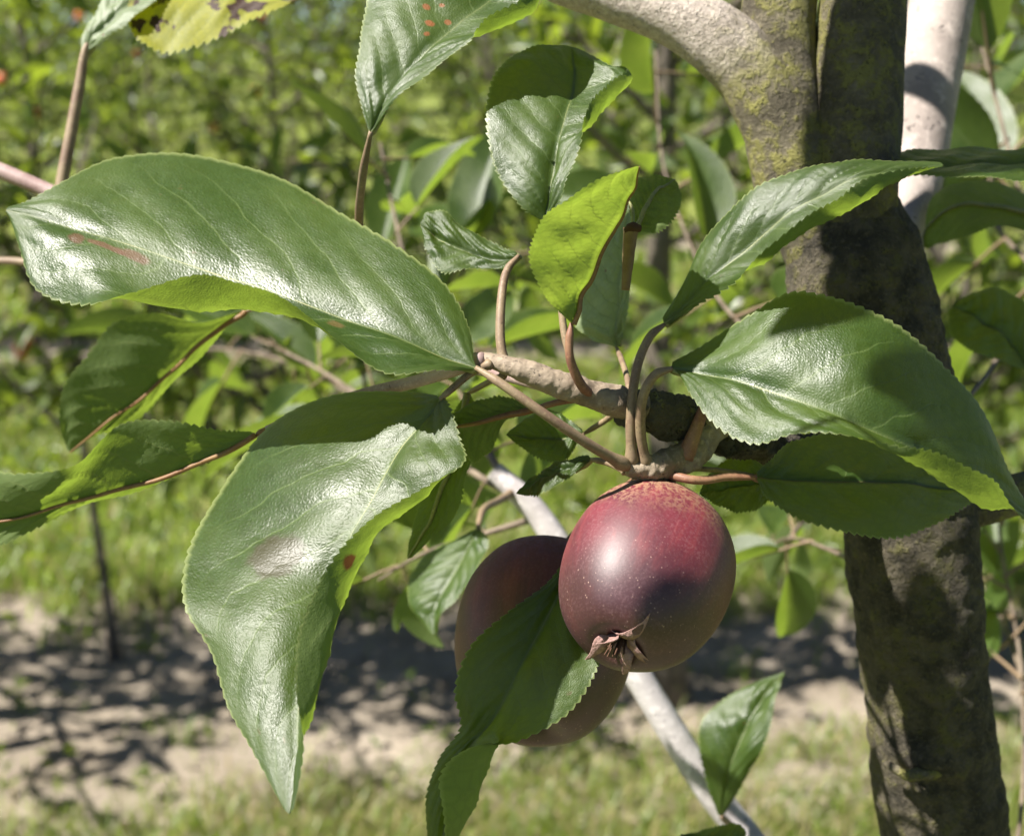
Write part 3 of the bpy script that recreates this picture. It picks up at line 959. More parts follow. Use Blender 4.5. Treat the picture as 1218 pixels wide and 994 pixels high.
# spur that carries the fruit and its leaves
wood_part('spur', [(845, 505, 361), (825, 535, 354), (800, 548, 350), (772, 556, 347), (745, 555, 345)], [24, 20, 19, 16, 10], 'bark_twig', 40, 110, 0.34, 420.0, 47.0)
wood_part('bud', [(815, 545, 350), (828, 510, 349), (840, 480, 350), (850, 462, 352)], [11, 8, 6, 2.5], 'petiole_red', 16, 30, 0.08, 400.0, 51.0)
# pink twig running out to the lower left leaf, and the grey stem at the left edge
wood_part('twig', [(575, 427, 341), (540, 440, 346), (490, 455, 356), (430, 470, 366), (370, 490, 372), (318, 512, 374)], [9, 8, 7.5, 7.5, 7, 6], 'twig_pink', 16, 50, 0.05, 300.0, 53.0)
wood_part('twig', [(-60, 180, 470), (0, 203, 468), (55, 226, 466), (140, 262, 462), (300, 330, 450), (480, 410, 420), (640, 455, 375), (672, 463, 350)], [10, 9.5, 9, 9, 9, 9, 9, 8], 'twig_pink', 16, 60, 0.05, 200.0, 57.0)
wood_part('twig', [(104, 52, 470), (100, 66, 470), (94, 105, 470), (84, 160, 469), (74, 215, 468), (70, 240, 467)], [3, 5, 6.5, 7, 7.5, 7], 'petiole', 14, 40, 0.04, 300.0, 59.0)
wood_part('twig', [(-40, 311, 520), (30, 312, 515), (90, 330, 505), (160, 300, 470)], [5, 5, 5, 5], 'petiole', 12, 30, 0.04, 300.0, 61.0)
# silvery young stem crossing behind the fruit
wood_part('branch', [(588, 560, 548), (612, 582, 546), (640, 612, 545), (680, 672, 543), (760, 805, 542), (838, 930, 542), (895, 1005, 540), (1000, 1160, 515), (1120, 1400, 470)], [12, 14, 15, 16, 17, 18, 19, 22, 24], 'bark_stake', 28, 140, 0.04, 90.0, 63.0)
# dead fruit stub beside the pale leaf
wood_part('dead_stub', [(744, 345, 352), (747, 310, 352), (749, 285, 351), (751, 272, 351)], [5, 7, 8, 10], 'dead', 18, 30, 0.12, 500.0, 67.0)
wood_part('dead_stub', [(744, 276, 350.5), (752, 271, 350), (762, 272, 350.5)], [4, 7, 4], 'dead_dark', 14, 16, 0.3, 700.0, 69.0)
wood_part('dead_stalk', [(752, 270, 350), (753, 255, 350), (750, 243, 351), (745, 238, 352)], [2.2, 2, 1.8, 1.2], 'midrib', 8, 20)


# ------------------------------------------------------------------ the leaves in focus, one by one
def make_leaf(stations, mat='leaf', petiole=None, pet_r=(6.5, 5.2), pet_mat='petiole', rib_mat='midrib', rib_r=4.2, teeth=44,
              serr=0.9, relief=0.0007, label=None, puff=0.07, nv=None):
    """stations run base -> tip; each is (A, M, B) or a dict with a, b fold points; A lies left when the upper side is seen with the tip ahead"""
    G = []
    for s in stations:
        if isinstance(s, dict):
            A, Mm, B = (P(*s[k]) for k in 'AMB')
            a = P(*s['a']) if 'a' in s else None
            b = P(*s['b']) if 'b' in s else None
        else:
            A, Mm, B = (P(*q) for q in s)
            a = b = None
        nv_ = np.cross(B - A, np.array([0, 0, 0.0]) + 1e-9)
        if a is None:
            a = (A + Mm) / 2 - FWD * np.linalg.norm(A - Mm) * puff
        if b is None:
            b = (B + Mm) / 2 - FWD * np.linalg.norm(B - Mm) * puff
        G.append([A, a, Mm, b, B])
    G = np.array(G)
    nv = nv or teeth * 5 + 1
    D = catmull(G, nv)                                   # nv x 5 x 3
    nu = 27
    us = np.linspace(-1, 1, nu)
    S = np.zeros((nv, nu, 3))
    for j, u in enumerate(us):
        if u <= 0:
            p0, p1, p2, t = D[:, 0], D[:, 1], D[:, 2], u + 1
        else:
            p0, p1, p2, t = D[:, 2], D[:, 3], D[:, 4], u
        S[:, j] = p0 * (2 * (t - 0.5) * (t - 1)) + p1 * (4 * t * (1 - t)) + p2 * (2 * t * (t - 0.5))
    v = np.linspace(0, 1, nv)
    dv = np.gradient(S, axis=0); du = np.gradient(S, axis=1)
    N = nrm(np.cross(du, dv))
    # relief: blade swells between the side veins
    au = np.abs(us)[None, :]
    ph = v[:, None] * VEIN_N - VEIN_K * au ** 1.15 + 0.45 * (us[None, :] > 0)
    fr = np.abs((ph % 1.0) - 0.5)
    env = np.clip(au * 4, 0, 1) * (1 - au ** 3) * np.clip(v * 8, 0, 1)[:, None] * np.clip((1 - v) * 6, 0, 1)[:, None]
    S = S + N * (relief * env * (np.clip(fr / 0.2, 0, 1) ** 0.7 - 0.6))[:, :, None]
    S = S - N * (0.0007 * np.exp(-(au / 0.07) ** 2) * np.clip((1 - v) * 5, 0, 1)[:, None] * np.clip(v * 10, 0, 1)[:, None])[:, :, None]
    wob = np.array([[noise.noise(Vector((a * 2.0 + stations[0]['M'][0], b * 7.0, 1.7))) for a in us] for b in v])
    S = S + N * (wob * 0.0014 * np.clip(v * 5, 0, 1)[:, None] * np.clip((1 - v) * 5, 0, 1)[:, None])[:, :, None]
    # serration
    saw = (np.arange(nv) % 5) / 5.0
    irr = np.array([0.6 + 0.6 * random.random() for _ in range(nv // 5 + 1)])[np.arange(nv) // 5]
    saw = (saw ** 0.7 - 0.5) * irr * np.clip(v * 12, 0, 1) * np.clip((1 - v) * 14, 0, 1)
    for j in (0, 1):
        k = (1.0, 0.35)[j]
        o1 = nrm(S[:, 0] - S[:, 2]); o2 = nrm(S[:, -1] - S[:, -3])
        S[:, j] += o1 * (saw * serr * 0.001 * k)[:, None]
        S[:, -1 - j] += o2 * (saw * serr * 0.001 * k)[:, None]
    uv = np.zeros((nv, nu, 2))
    uv[:, :, 0] = (us + 1) / 2
    uv[:, :, 1] = v[:, None]
    Q = grid_faces(nu, nv)
    leaf = part('leaf', (S.reshape(-1, 3), Q, uv.reshape(-1, 2)), [M[mat]])
    if label: leaf['label'] = label
    # midrib, mostly on the under side
    mcol = S[:, nu // 2]
    mn = N[:, nu // 2]
    dref = stations[0][1][2] if not isinstance(stations[0], dict) else stations[0]['M'][2]
    r0 = rib_r * dref / 1000.0 / F_PX
    idx = np.linspace(0, nv - 1, 70).astype(int)
    rr = r0 * (1.0 - 0.86 * v[idx]) + 0.00008
    part('midrib', tube_arrays(mcol[idx] - mn[idx] * (rr * 0.93)[:, None], rr, 10), [M[rib_mat]], leaf)
    if petiole:
        pc = catmull(PP(petiole), 40)
        pr = 0.8 * np.linspace(pet_r[0], pet_r[1], 40) * np.array([p for p in np.interp(np.linspace(0, 1, 40), np.linspace(0, 1, len(petiole)), [q[2] for q in petiole])]) / 1000.0 / F_PX
        pr[:5] *= np.array([0.7, 1.25, 1.4, 1.22, 1.08])
        pr[-8:] *= np.linspace(1.0, 0.55, 8)
        part('petiole', tube_arrays(pc, pr, 14, 0.05, 400.0, petiole[0][0]), [M[pet_mat]], leaf)
    return leaf


def st(Ax, Ay, Ad, Mx, My, Md, Bx, By, Bd, a=None, b=None):
    d = {'A': (Ax, Ay, Ad), 'M': (Mx, My, Md), 'B': (Bx, By, Bd)}
    if a: d['a'] = a
    if b: d['b'] = b
    return d


# broad leaf reaching to the upper left
make_leaf([
    st(560, 441, 336, 567, 438, 336, 564, 430, 337),
    st(520, 441, 331, 535, 425, 337, 558, 390, 343),
    st(462, 445, 327, 480, 402, 339, 532, 345, 350),
    st(405, 410, 329, 420, 380, 343, 470, 293, 359, a=(413, 400, 337)),
    st(335, 357, 324, 360, 358, 347, 405, 250, 372, a=(350, 380, 340)),
    st(285, 336, 321, 300, 336, 352, 340, 213, 384, a=(285, 368, 342)),
    st(235, 327, 323, 240, 318, 356, 270, 192, 393, a=(228, 368, 345)),
    st(160, 350, 336, 180, 300, 361, 200, 182, 396, a=(170, 355, 350)),
    st(95, 362, 352, 120, 280, 365, 135, 190, 392, a=(106, 325, 357)),
    st(45, 346, 360, 70, 264, 368, 75, 216, 379),
    st(24, 298, 367, 34, 255, 371, 34, 237, 375),
    st(13, 262, 373, 7, 250, 373, 10, 246, 374)],
    mat='leaf_scar', label='broad leaf with a reddish scar near its tip', petiole=[(748, 556, 344), (700, 528, 337), (650, 494, 333), (600, 459, 333), (566, 437, 336)], pet_r=(8.5, 6.5), teeth=52, rib_r=5.0)

# long leaf hanging at the lower left
make_leaf([
    st(528, 474, 336, 524, 474, 336, 519, 470, 337),
    st(534, 481, 335, 512, 490, 338, 480, 465, 347),
    st(547, 520, 332, 487, 520, 338, 400, 470, 362),
    st(551, 552, 327, 462, 556, 335, 335, 496, 366, a=(512, 548, 328)),
    st(500, 583, 321, 440, 595, 330, 288, 545, 364, a=(498, 594, 326)),
    st(445, 612, 315, 415, 640, 327, 247, 608, 357, a=(455, 628, 321)),
    st(408, 650, 312, 392, 690, 324, 222, 664, 343, a=(428, 676, 318)),
    st(376, 702, 306, 372, 740, 317, 219, 720, 329, a=(404, 726, 311)),
    st(354, 760, 301, 358, 795, 310, 249, 775, 319, a=(385, 787, 304)),
    st(352, 820, 296, 352, 850, 303, 267, 838, 310, a=(372, 852, 298)),
    st(362, 885, 293, 352, 905, 297, 299, 893, 302),
    st(350, 960, 291, 344, 967, 291, 338, 962, 292)],
    mat='leaf_bruise', label='long hanging leaf with a brown bruise', petiole=[(585, 432, 341), (560, 444, 339), (538, 462, 337), (523, 475, 336)], pet_r=(6.5, 5), teeth=52, rib_r=4.2)

# leaf reaching to the upper right in front of the fork
make_leaf([
    st(788, 378, 345, 790, 386, 344, 796, 388, 344),
    st(812, 335, 346, 815, 362, 341, 824, 366, 338),
    st(838, 288, 344, 850, 325, 337, 866, 341, 331),
    st(868, 250, 341, 890, 290, 334, 905, 302, 321, b=(908, 310, 327)),
    st(905, 223, 338, 935, 255, 331, 955, 264, 316, b=(953, 283, 323)),
    st(952, 201, 336, 975, 232, 329, 995, 238, 314, b=(1004, 256, 321)),
    st(1000, 193, 333, 1010, 215, 328, 1030, 213, 316, b=(1047, 225, 322)),
    st(1050, 190, 332, 1060, 203, 328, 1082, 200, 322, b=(1076, 212, 323)),
    st(1118, 193, 330, 1122, 196, 329, 1120, 199, 328)],
    petiole=[(752, 556, 345), (750, 500, 342), (757, 440, 341), (772, 402, 342), (790, 386, 344)], pet_r=(8, 6), teeth=40, rib_r=4.5)

# broad leaf reaching right across the trunk
make_leaf([
    st(800, 430, 337, 798, 438, 336, 806, 442, 336),
    st(836, 411, 339, 830, 442, 333, 822, 470, 329),
    st(890, 376, 334, 875, 452, 326, 853, 508, 321),
    st(938, 347, 331, 920, 465, 320, 896, 528, 315),
    st(988, 352, 328, 965, 480, 315, 945, 518, 310),
    st(1038, 372, 326, 1010, 497, 312, 996, 517, 306),
    st(1086, 400, 326, 1055, 517, 312, 1060, 528, 304, b=(1056, 535, 307)),
    st(1130, 438, 328, 1095, 535, 315, 1105, 535, 305, b=(1098, 556, 310)),
    st(1163, 482, 330, 1135, 557, 319, 1145, 552, 308, b=(1140, 583, 314)),
    st(1189, 540, 331, 1170, 580, 324, 1185, 573, 314, b=(1180, 607, 321)),
    st(1210, 580, 333, 1205, 603, 329, 1210, 612, 327),
    st(1236, 622, 334, 1237, 626, 334, 1232, 627, 334)],
    mat='leaf_spotted', petiole=[(768, 556, 346), (762, 515, 342), (764, 475, 338), (778, 447, 336), (800, 438, 336)], pet_r=(8.5, 6.5), teeth=48, rib_r=4.8)

# shaded leaf below it
make_leaf([
    st(901, 561, 348, 899, 568, 348, 902, 574, 348),
    st(915, 547, 353, 920, 568, 349, 912, 592, 347),
    st(940, 527, 360, 960, 570, 352, 950, 617, 348),
    st(980, 517, 365, 1010, 572, 355, 1010, 634, 350),
    st(1040, 519, 368, 1060, 573, 358, 1065, 640, 353),
    st(1100, 534, 370, 1110, 577, 362, 1115, 623, 358),
    st(1146, 562, 370, 1145, 583, 366, 1148, 603, 364),
    st(1170, 586, 369, 1173, 590, 369, 1168, 593, 369)],
    petiole=[(775, 558, 351), (815, 569, 346), (838, 571, 346), (865, 567, 347), (900, 568, 348)], pet_r=(7, 6), pet_mat='petiole_red', rib_mat='midrib_red', teeth=40, rib_r=4.5)

# small leaf tucked behind its stalk
make_leaf([
    st(925, 580, 365, 927, 575, 365, 925, 570, 365),
    st(905, 604, 358, 900, 574, 362, 898, 550, 366),
    st(875, 610, 356, 872, 578, 361, 868, 547, 366),
    st(850, 598, 357, 850, 583, 361, 846, 560, 364),
    st(835, 590, 361, 832, 587, 361, 833, 583, 361)],
    petiole=[(812, 556, 352), (860, 560, 358), (900, 567, 364), (927, 575, 365)], pet_r=(4, 3.5), teeth=26, rib_r=3)

# folded leaf standing over the branch, seen from below
make_leaf([
    st(684, 381, 336, 680, 385, 334, 675, 380, 333),
    st(678, 352, 341, 684, 360, 333, 654, 360, 329),
    st(682, 318, 346, 696, 332, 332, 637, 332, 322),
    st(692, 285, 348, 711, 300, 330, 631, 298, 317),
    st(707, 256, 346, 727, 268, 328, 640, 266, 314),
    st(724, 232, 342, 743, 241, 325, 670, 240, 313),
    st(747, 210, 331, 754, 217, 322, 714, 211, 314),
    st(760, 199, 319, 760, 198, 319, 756, 198, 318)],
    mat='leaf_fresh', petiole=[(714, 476, 346), (693, 460, 339), (679, 430, 335), (677, 405, 334), (680, 384, 334)], pet_r=(8, 5.5), pet_mat='petiole_red', rib_mat='midrib_red', teeth=40, puff=0.03, rib_r=3.0)

# pale leaf behind it
make_leaf([
    st(729, 412, 396, 733, 413, 395, 737, 411, 394),
    st(700, 402, 402, 733, 396, 394, 743, 390, 391),
    st(682, 382, 408, 735, 360, 394, 748, 348, 390),
    st(690, 330, 410, 738, 320, 396, 751, 310, 392),
    st(712, 290, 408, 742, 285, 399, 752, 280, 396),
    st(746, 254, 402, 748, 252, 402, 750, 254, 401)],
    mat='leaf_pale', petiole=[(748, 484, 347), (747, 455, 354), (740, 430, 374), (733, 413, 395)], pet_r=(5, 4), teeth=30, rib_r=3.5)

# shaded leaf behind the dead stub
make_leaf([
    st(760, 275, 362, 757, 273, 362, 753, 270, 362),
    st(785, 276, 360, 770, 250, 363, 748, 240, 366),
    st(805, 255, 361, 780, 232, 365, 754, 215, 369),
    st(811, 236, 364, 792, 222, 367, 775, 208, 370),
    st(806, 218, 368, 803, 214, 369, 798, 212, 369)],
    petiole=[(750, 300, 354), (753, 285, 358), (757, 273, 362)], pet_r=(4, 3), teeth=24, rib_r=3)

# upright leaf above it, half in shade
make_leaf([
    st(644, 262, 348, 648, 264, 348, 652, 262, 348),
    st(620, 246, 348, 652, 238, 348, 667, 238, 346),
    st(592, 208, 350, 657, 206, 350, 678, 205, 346),
    st(580, 165, 354, 664, 172, 353, 692, 165, 347),
    st(579, 125, 359, 672, 140, 357, 702, 122, 345, b=(704, 146, 350)),
    st(588, 92, 364, 680, 112, 362, 725, 100, 346, b=(727, 118, 353)),
    st(608, 66, 368, 683, 90, 367, 746, 82, 352, b=(744, 96, 358)),
    st(635, 54, 371, 682, 72, 371, 725, 76, 364),
    st(672, 54, 374, 680, 56, 374, 688, 58, 374)],
    petiole=[(690, 462, 343), (672, 400, 345), (664, 330, 347), (652, 285, 348), (648, 264, 348)], pet_r=(6, 4.5), teeth=40)

# leaf at the top with brown spots
make_leaf([
    st(438, 154, 352, 441, 157, 352, 446, 155, 352),
    st(429, 126, 353, 450, 138, 352, 460, 134, 350),
    st(422, 90, 356, 466, 110, 353, 486, 104, 348),
    st(430, 55, 360, 490, 80, 355, 524, 74, 350),
    st(433, 20, 364, 515, 52, 357, 560, 50, 352),
    st(440, -25, 368, 545, 27, 360, 582, 20, 349, b=(592, 37, 355)),
    st(470, -60, 372, 577, 2, 363, 622, -2, 352, b=(636, 14, 358)),
    st(520, -85, 374, 605, -25, 367, 650, -30, 358),
    st(570, -95, 375, 625, -60, 371, 648, -65, 366),
    st(636, -97, 375, 641, -98, 375, 645, -94, 375)],
    mat='leaf_orange_spots', label='leaf with small orange spots', petiole=[(540, 424, 347), (470, 390, 385), (432, 320, 394), (427, 262, 382), (432, 205, 362), (441, 157, 352)], pet_r=(7.5, 6), teeth=44)

# small leaf on the bent grey stalk
make_leaf([
    st(614, 308, 352, 617, 304, 352, 613, 299, 352),
    st(600, 321, 350, 596, 308, 353, 600, 293, 356),
    st(565, 317, 351, 566, 301, 355, 560, 275, 359),
    st(528, 325, 352, 536, 291, 357, 530, 253, 361),
    st(508, 300, 356, 516, 279, 359, 508, 252, 361),
    st(502, 275, 360, 500, 268, 360, 501, 262, 360)],
    petiole=[(600, 438, 343), (595, 400, 344), (597, 350, 347), (603, 322, 350), (617, 304, 352)], pet_r=(8, 5.5), teeth=30)

# leaf at the left edge, seen from below
make_leaf([
    st(298, 513, 374, 305, 517, 373, 299, 522, 374),
    st(262, 511, 372, 250, 540, 376, 252, 548, 382),
    st(203, 500, 370, 186, 565, 379, 188, 575, 388),
    st(142, 505, 371, 120, 583, 382, 122, 595, 390),
    st(92, 552, 372, 60, 601, 386, 62, 618, 390),
    st(25, 563, 378, 0, 616, 390, 0, 650, 390),
    st(-50, 560, 388, -65, 630, 394, -68, 680, 392),
    st(-130, 620, 400, -140, 645, 400, -140, 670, 400)],
    petiole=[(330, 508, 374), (317, 512, 374), (305, 517, 373)], pet_r=(6, 5.5), pet_mat='petiole_red', rib_mat='midrib_red', teeth=44, rib_r=3.2)

# folded leaf behind it
make_leaf([
    st(288, 368, 452, 293, 370, 452, 290, 374, 452),
    st(236, 383, 446, 262, 384, 452, 270, 388, 458),
    st(186, 373, 444, 226, 414, 454, 242, 420, 462),
    st(136, 383, 446, 195, 446, 456, 207, 452, 464),
    st(106, 420, 450, 160, 477, 458, 176, 488, 464),
    st(76, 460, 454, 125, 502, 460, 132, 514, 464),
    st(70, 500, 458, 100, 522, 462, 106, 522, 464),
    st(80, 535, 462, 84, 538, 462, 88, 537, 462)],
    petiole=[(360, 352, 446), (330, 356, 448), (293, 370, 452)], pet_r=(6, 5), rib_mat='midrib_red', teeth=36, rib_r=3.2)

# yellowing tattered leaf at the upper left
make_leaf([
    st(342, 6, 470, 348, 0, 470, 342, -6, 470),
    st(300, 25, 468, 295, -8, 474, 290, -40, 476),
    st(258, 45, 466, 250, -8, 474, 245, -60, 478),
    st(205, 64, 465, 205, -4, 474, 200, -58, 478),
    st(166, 50, 466, 172, 6, 472, 168, -30, 476),
    st(150, 24, 470, 148, 18, 471, 150, 12, 472)],
    mat='leaf_yellow', label='yellowing tattered leaf with dead brown patches', puff=0.0, petiole=[(470, -40, 450), (410, -20, 462), (348, 0, 470)], pet_r=(6, 5), teeth=24, serr=2.2)
# narrow pale leaf at the end of the left stem
make_leaf([
    st(96, 62, 470, 101, 65, 470, 106, 60, 470),
    st(100, 35, 472, 112, 42, 470, 122, 48, 466),
    st(118, 8, 474, 136, 18, 471, 148, 28, 464),
    st(140, -20, 478, 160, 0, 474, 172, 10, 466),
    st(165, -45, 482, 182, -22, 478, 190, -8, 470),
    st(203, -48, 484, 205, -46, 484, 206, -43, 484)],
    mat='leaf_pale', teeth=24)

# dark leaf at the right edge
make_leaf([
    st(1216, 440, 470, 1222, 438, 470, 1226, 430, 470),
    st(1188, 428, 468, 1200, 402, 472, 1230, 380, 478),
    st(1152, 416, 468, 1172, 385, 474, 1205, 350, 482),
    st(1130, 395, 472, 1148, 370, 476, 1172, 343, 482),
    st(1128, 372, 476, 1133, 365, 477, 1140, 357, 478)],
    petiole=[(1240, 560, 452), (1232, 500, 460), (1222, 438, 470)], pet_r=(5, 4), teeth=28)

# leaf lying level in front of the pale limb, dark from above
make_leaf([
    st(1296, 208, 395, 1300, 200, 396, 1296, 192, 397),
    st(1255, 212, 392, 1250, 190, 402, 1250, 172, 414),
    st(1200, 214, 388, 1195, 194, 402, 1195, 176, 418),
    st(1140, 212, 388, 1135, 196, 402, 1135, 177, 416),
    st(1080, 210, 392, 1078, 198, 402, 1078, 182, 412),
    st(1030, 206, 400, 1026, 202, 402, 1030, 197, 405)],
    petiole=[(1420, 300, 430), (1350, 230, 405), (1300, 200, 396)], pet_r=(6, 5), teeth=36)
# glowing leaf right of the pale limb
make_leaf([
    st(1290, 262, 452, 1296, 256, 452, 1290, 248, 452),
    st(1240, 240, 470, 1235, 262, 452, 1230, 272, 444),
    st(1190, 218, 474, 1185, 250, 454, 1180, 270, 446),
    st(1145, 216, 474, 1140, 250, 456, 1145, 282, 446),
    st(1110, 238, 468, 1108, 265, 458, 1116, 290, 452),
    st(1098, 290, 460, 1099, 294, 460, 1104, 296, 460)],
    petiole=[(1400, 330, 440), (1340, 275, 446), (1296, 256, 452)], pet_r=(6, 5), teeth=36)

# dark leaf hanging in front of the second fruit
make_leaf([
    st(688, 660, 359, 682, 655, 359, 676, 660, 359),
    st(702, 715, 354, 668, 695, 356, 650, 692, 358),
    st(714, 768, 349, 645, 740, 353, 605, 727, 356),
    st(706, 805, 345, 622, 785, 351, 562, 767, 354),
    st(674, 850, 343, 602, 825, 350, 542, 820, 353),
    st(617, 880, 342, 578, 862, 350, 547, 866, 353),
    st(560, 888, 336, 552, 895, 352, 522, 902, 355, a=(592, 888, 343)),
    st(524, 922, 334, 535, 938, 354, 509, 942, 357, a=(575, 932, 344)),
    st(528, 972, 337, 527, 980, 355, 508, 988, 357, a=(556, 978, 347)),
    st(532, 1022, 353, 522, 1030, 355, 516, 1030, 356)],
    petiole=[(790, 560, 356), (760, 590, 368), (715, 625, 369), (682, 655, 359)], pet_r=(6, 5), teeth=44)

# smaller leaves behind the fruit
make_leaf([
    st(573, 631, 490, 568, 629, 490, 563, 630, 490),
    st(581, 644, 484, 557, 648, 490, 534, 644, 498),
    st(570, 672, 480, 540, 676, 488, 502, 662, 498),
    st(542, 712, 478, 525, 704, 486, 486, 692, 496),
    st(524, 734, 479, 515, 728, 485, 488, 720, 492),
    st(521, 752, 483, 517, 754, 483, 512, 752, 484)],
    petiole=[(612, 584, 546), (592, 596, 530), (575, 606, 508), (568, 629, 490)], pet_r=(6, 5), teeth=30)
# small leaf on the silvery stem
make_leaf([
    st(853, 966, 525, 858, 970, 525, 863, 966, 525),
    st(836, 915, 523, 866, 920, 519, 893, 915, 515),
    st(831, 868, 523, 880, 880, 517, 912, 878, 511),
    st(850, 838, 525, 898, 845, 519, 921, 842, 513),
    st(893, 813, 525, 915, 818, 521, 926, 815, 517),
    st(929, 800, 523, 932, 798, 523, 933, 802, 522)],
    mat='leaf_spotted', petiole=[(880, 992, 540), (868, 980, 532), (858, 970, 525)], pet_r=(6, 5), teeth=30)
make_leaf([
    st(812, 992, 425, 808, 996, 425, 812, 1001, 425),
    st(840, 985, 425, 840, 1005, 422, 840, 1020, 420),
    st(872, 978, 428, 874, 1000, 424, 876, 1020, 422),
    st(886, 985, 430, 888, 990, 430, 886, 996, 430)],
    petiole=[(950, 1085, 528), (870, 1040, 480), (808, 996, 425)], pet_r=(5, 4), teeth=24)
# translucent leaf hanging behind the lower left leaf
make_leaf([
    st(552, 470, 372, 556, 468, 372, 560, 470, 372),
    st(535, 500, 374, 553, 505, 372, 575, 505, 370),
    st(515, 560, 378, 540, 560, 374, 556, 565, 368),
    st(495, 610, 380, 520, 610, 376, 545, 608, 370),
    st(488, 640, 380, 502, 642, 378, 515, 640, 374),
    st(484, 662, 380, 486, 664, 380, 490, 663, 379)],
    petiole=[(600, 446, 344), (580, 455, 358), (556, 468, 372)], pet_r=(5, 4), teeth=34)
make_leaf([
    st(630, 482, 350, 636, 486, 350, 631, 490, 350),
    st(600, 472, 352, 604, 492, 350, 600, 505, 354),
    st(566, 478, 354, 572, 500, 350, 585, 535, 358),
    st(540, 492, 354, 545, 505, 352, 562, 548, 360),
    st(533, 505, 354, 534, 508, 354, 540, 512, 356)],
    petiole=[(690, 474, 345), (665, 478, 347), (636, 486, 350)], pet_r=(5.5, 4.5), teeth=26, rib_mat='midrib_red', pet_mat='petiole_red')
make_leaf([
    st(700, 550, 352, 703, 546, 352, 700, 541, 352),
    st(672, 572, 348, 672, 556, 352, 668, 545, 356),
    st(640, 588, 348, 645, 570, 353, 645, 558, 357),
    st(617, 588, 352, 614, 586, 353, 618, 581, 354)],
    petiole=[(745, 561, 346), (725, 551, 349), (703, 546, 352)], pet_r=(5.5, 4.5), teeth=24)
make_leaf([
    st(690, 520, 368, 694, 516, 368, 692, 510, 368),
    st(672, 548, 366, 668, 520, 368, 662, 490, 372),
    st(640, 545, 368, 640, 520, 370, 638, 490, 374),
    st(605, 520, 372, 602, 517, 372, 606, 512, 372)],
    petiole=[(740, 485, 352), (720, 500, 362), (694, 516, 368)], pet_r=(5, 4), teeth=26)

# ------------------------------------------------------------------ shoots of the same tree a little further back
gm = np.random.default_rng(5)


def shoot(pts, nl, L0=0.045, L1=0.08, r0=3.2, r1=1.6, mat='bark_shoot', start=0.1, out=0.9, up=0.5, red=0):
    c = catmull(PP(pts), 40)
    rr = np.linspace(r0, r1, 40) * np.interp(np.linspace(0, 1, 40), np.linspace(0, 1, len(pts)), [p[2] for p in pts]) / 1000.0 / F_PX
    part('twig', tube_arrays(c, rr, 10, 0.06, 150.0, pts[0][0]), [M[mat]])
    for m in shoot_leaves(c, nl, L0, L1, gm, start, out, up):
        m = m.copy()
        m[:3, 3] -= BASE
        o = link('leaf', MID_ME[gm.integers(8)], tree)
        o.matrix_local = Matrix(m.tolist())


shoot([(1120, 1300, 440), (1210, 1000, 600), (1215, 800, 680), (1190, 640, 700), (1200, 560, 720)], 12, 0.05, 0.08, start=0.45)
shoot([(1130, 500, 430), (1190, 420, 560), (1230, 320, 640), (1200, 180, 680), (1165, 40, 700), (1150, -60, 700)], 13, 0.05, 0.08, start=0.3)
shoot([(600, 572, 547), (572, 520, 580), (540, 450, 630), (500, 380, 680), (470, 260, 720), (452, 170, 740)], 14, 0.035, 0.055, start=0.1, r0=5)
shoot([(620, 595, 546), (560, 560, 580), (470, 500, 640), (380, 440, 710), (300, 400, 780)], 14, 0.035, 0.06, start=0.1, r0=5)
shoot([(640, 615, 545), (560, 640, 560), (500, 660, 580), (450, 690, 600)], 5, 0.03, 0.045, start=0.25, r0=4.5)
shoot([(1070, 700, 425), (1000, 660, 560), (940, 640, 640), (900, 660, 700)], 6, 0.035, 0.05, start=0.4)
shoot([(1010, 430, 425), (900, 400, 560), (840, 330, 700), (790, 200, 760), (780, 60, 780)], 9, 0.045, 0.07, start=0.35)
shoot([(470, 500, 640), (420, 470, 760), (340, 430, 900), (250, 415, 1050), (150, 425, 1150)], 15, 0.05, 0.08, start=0.05)
shoot([(500, 380, 680), (560, 330, 800), (640, 300, 900), (710, 335, 1000)], 11, 0.05, 0.08, start=0.1)
shoot([(540, 450, 630), (520, 400, 760), (430, 330, 900), (330, 300, 1050)], 10, 0.05, 0.08, start=0.15)
shoot([(1215, 800, 680), (1185, 720, 820), (1130, 660, 950)], 8, 0.05, 0.08, start=0.1)
shoot([(1230, 320, 640), (1180, 260, 800), (1130, 150, 900), (1150, 40, 950)], 10, 0.05, 0.085, start=0.1)
shoot([(940, 640, 640), (960, 600, 800), (900, 560, 900), (930, 500, 950)], 8, 0.04, 0.06, start=0.1)
# unseen leafy shoots, added above the view to shade fork, trunk, leaves and fruit
E1 = nrm(np.cross(SUN, [0, 0, 1.0]))
E2 = np.cross(SUN, E1)
FRUIT = P(768, 684, 345)


def shade_shoot(start, leaves):
    """leaves: (x, y, up, L, turn): mm across the sun's rays from the fruit, mm up the rays"""
    cs = [np.asarray(start)]
    ms = []
    for x, y, up, L, turn in leaves:
        c = FRUIT + (E1 * x + E2 * y + SUN * up) / 1000.0
        d = E1 * math.cos(turn) + E2 * math.sin(turn)
        b = c - d * L * 0.84
        if L:
            ms.append(leaf_matrix(b, d, SUN + gm.normal(0, 0.12, 3), L))
        cs.append(b)
    c = catmull(np.array(cs), 30)
    part('twig', tube_arrays(c, np.linspace(0.0024, 0.001, 30), 8), [M['bark_twig']])
    for m in ms:
        m = m.copy()
        m[:3, 3] -= BASE
        o = link('leaf', MID_ME[gm.integers(8)], tree)
        o.matrix_local = Matrix(m.tolist())


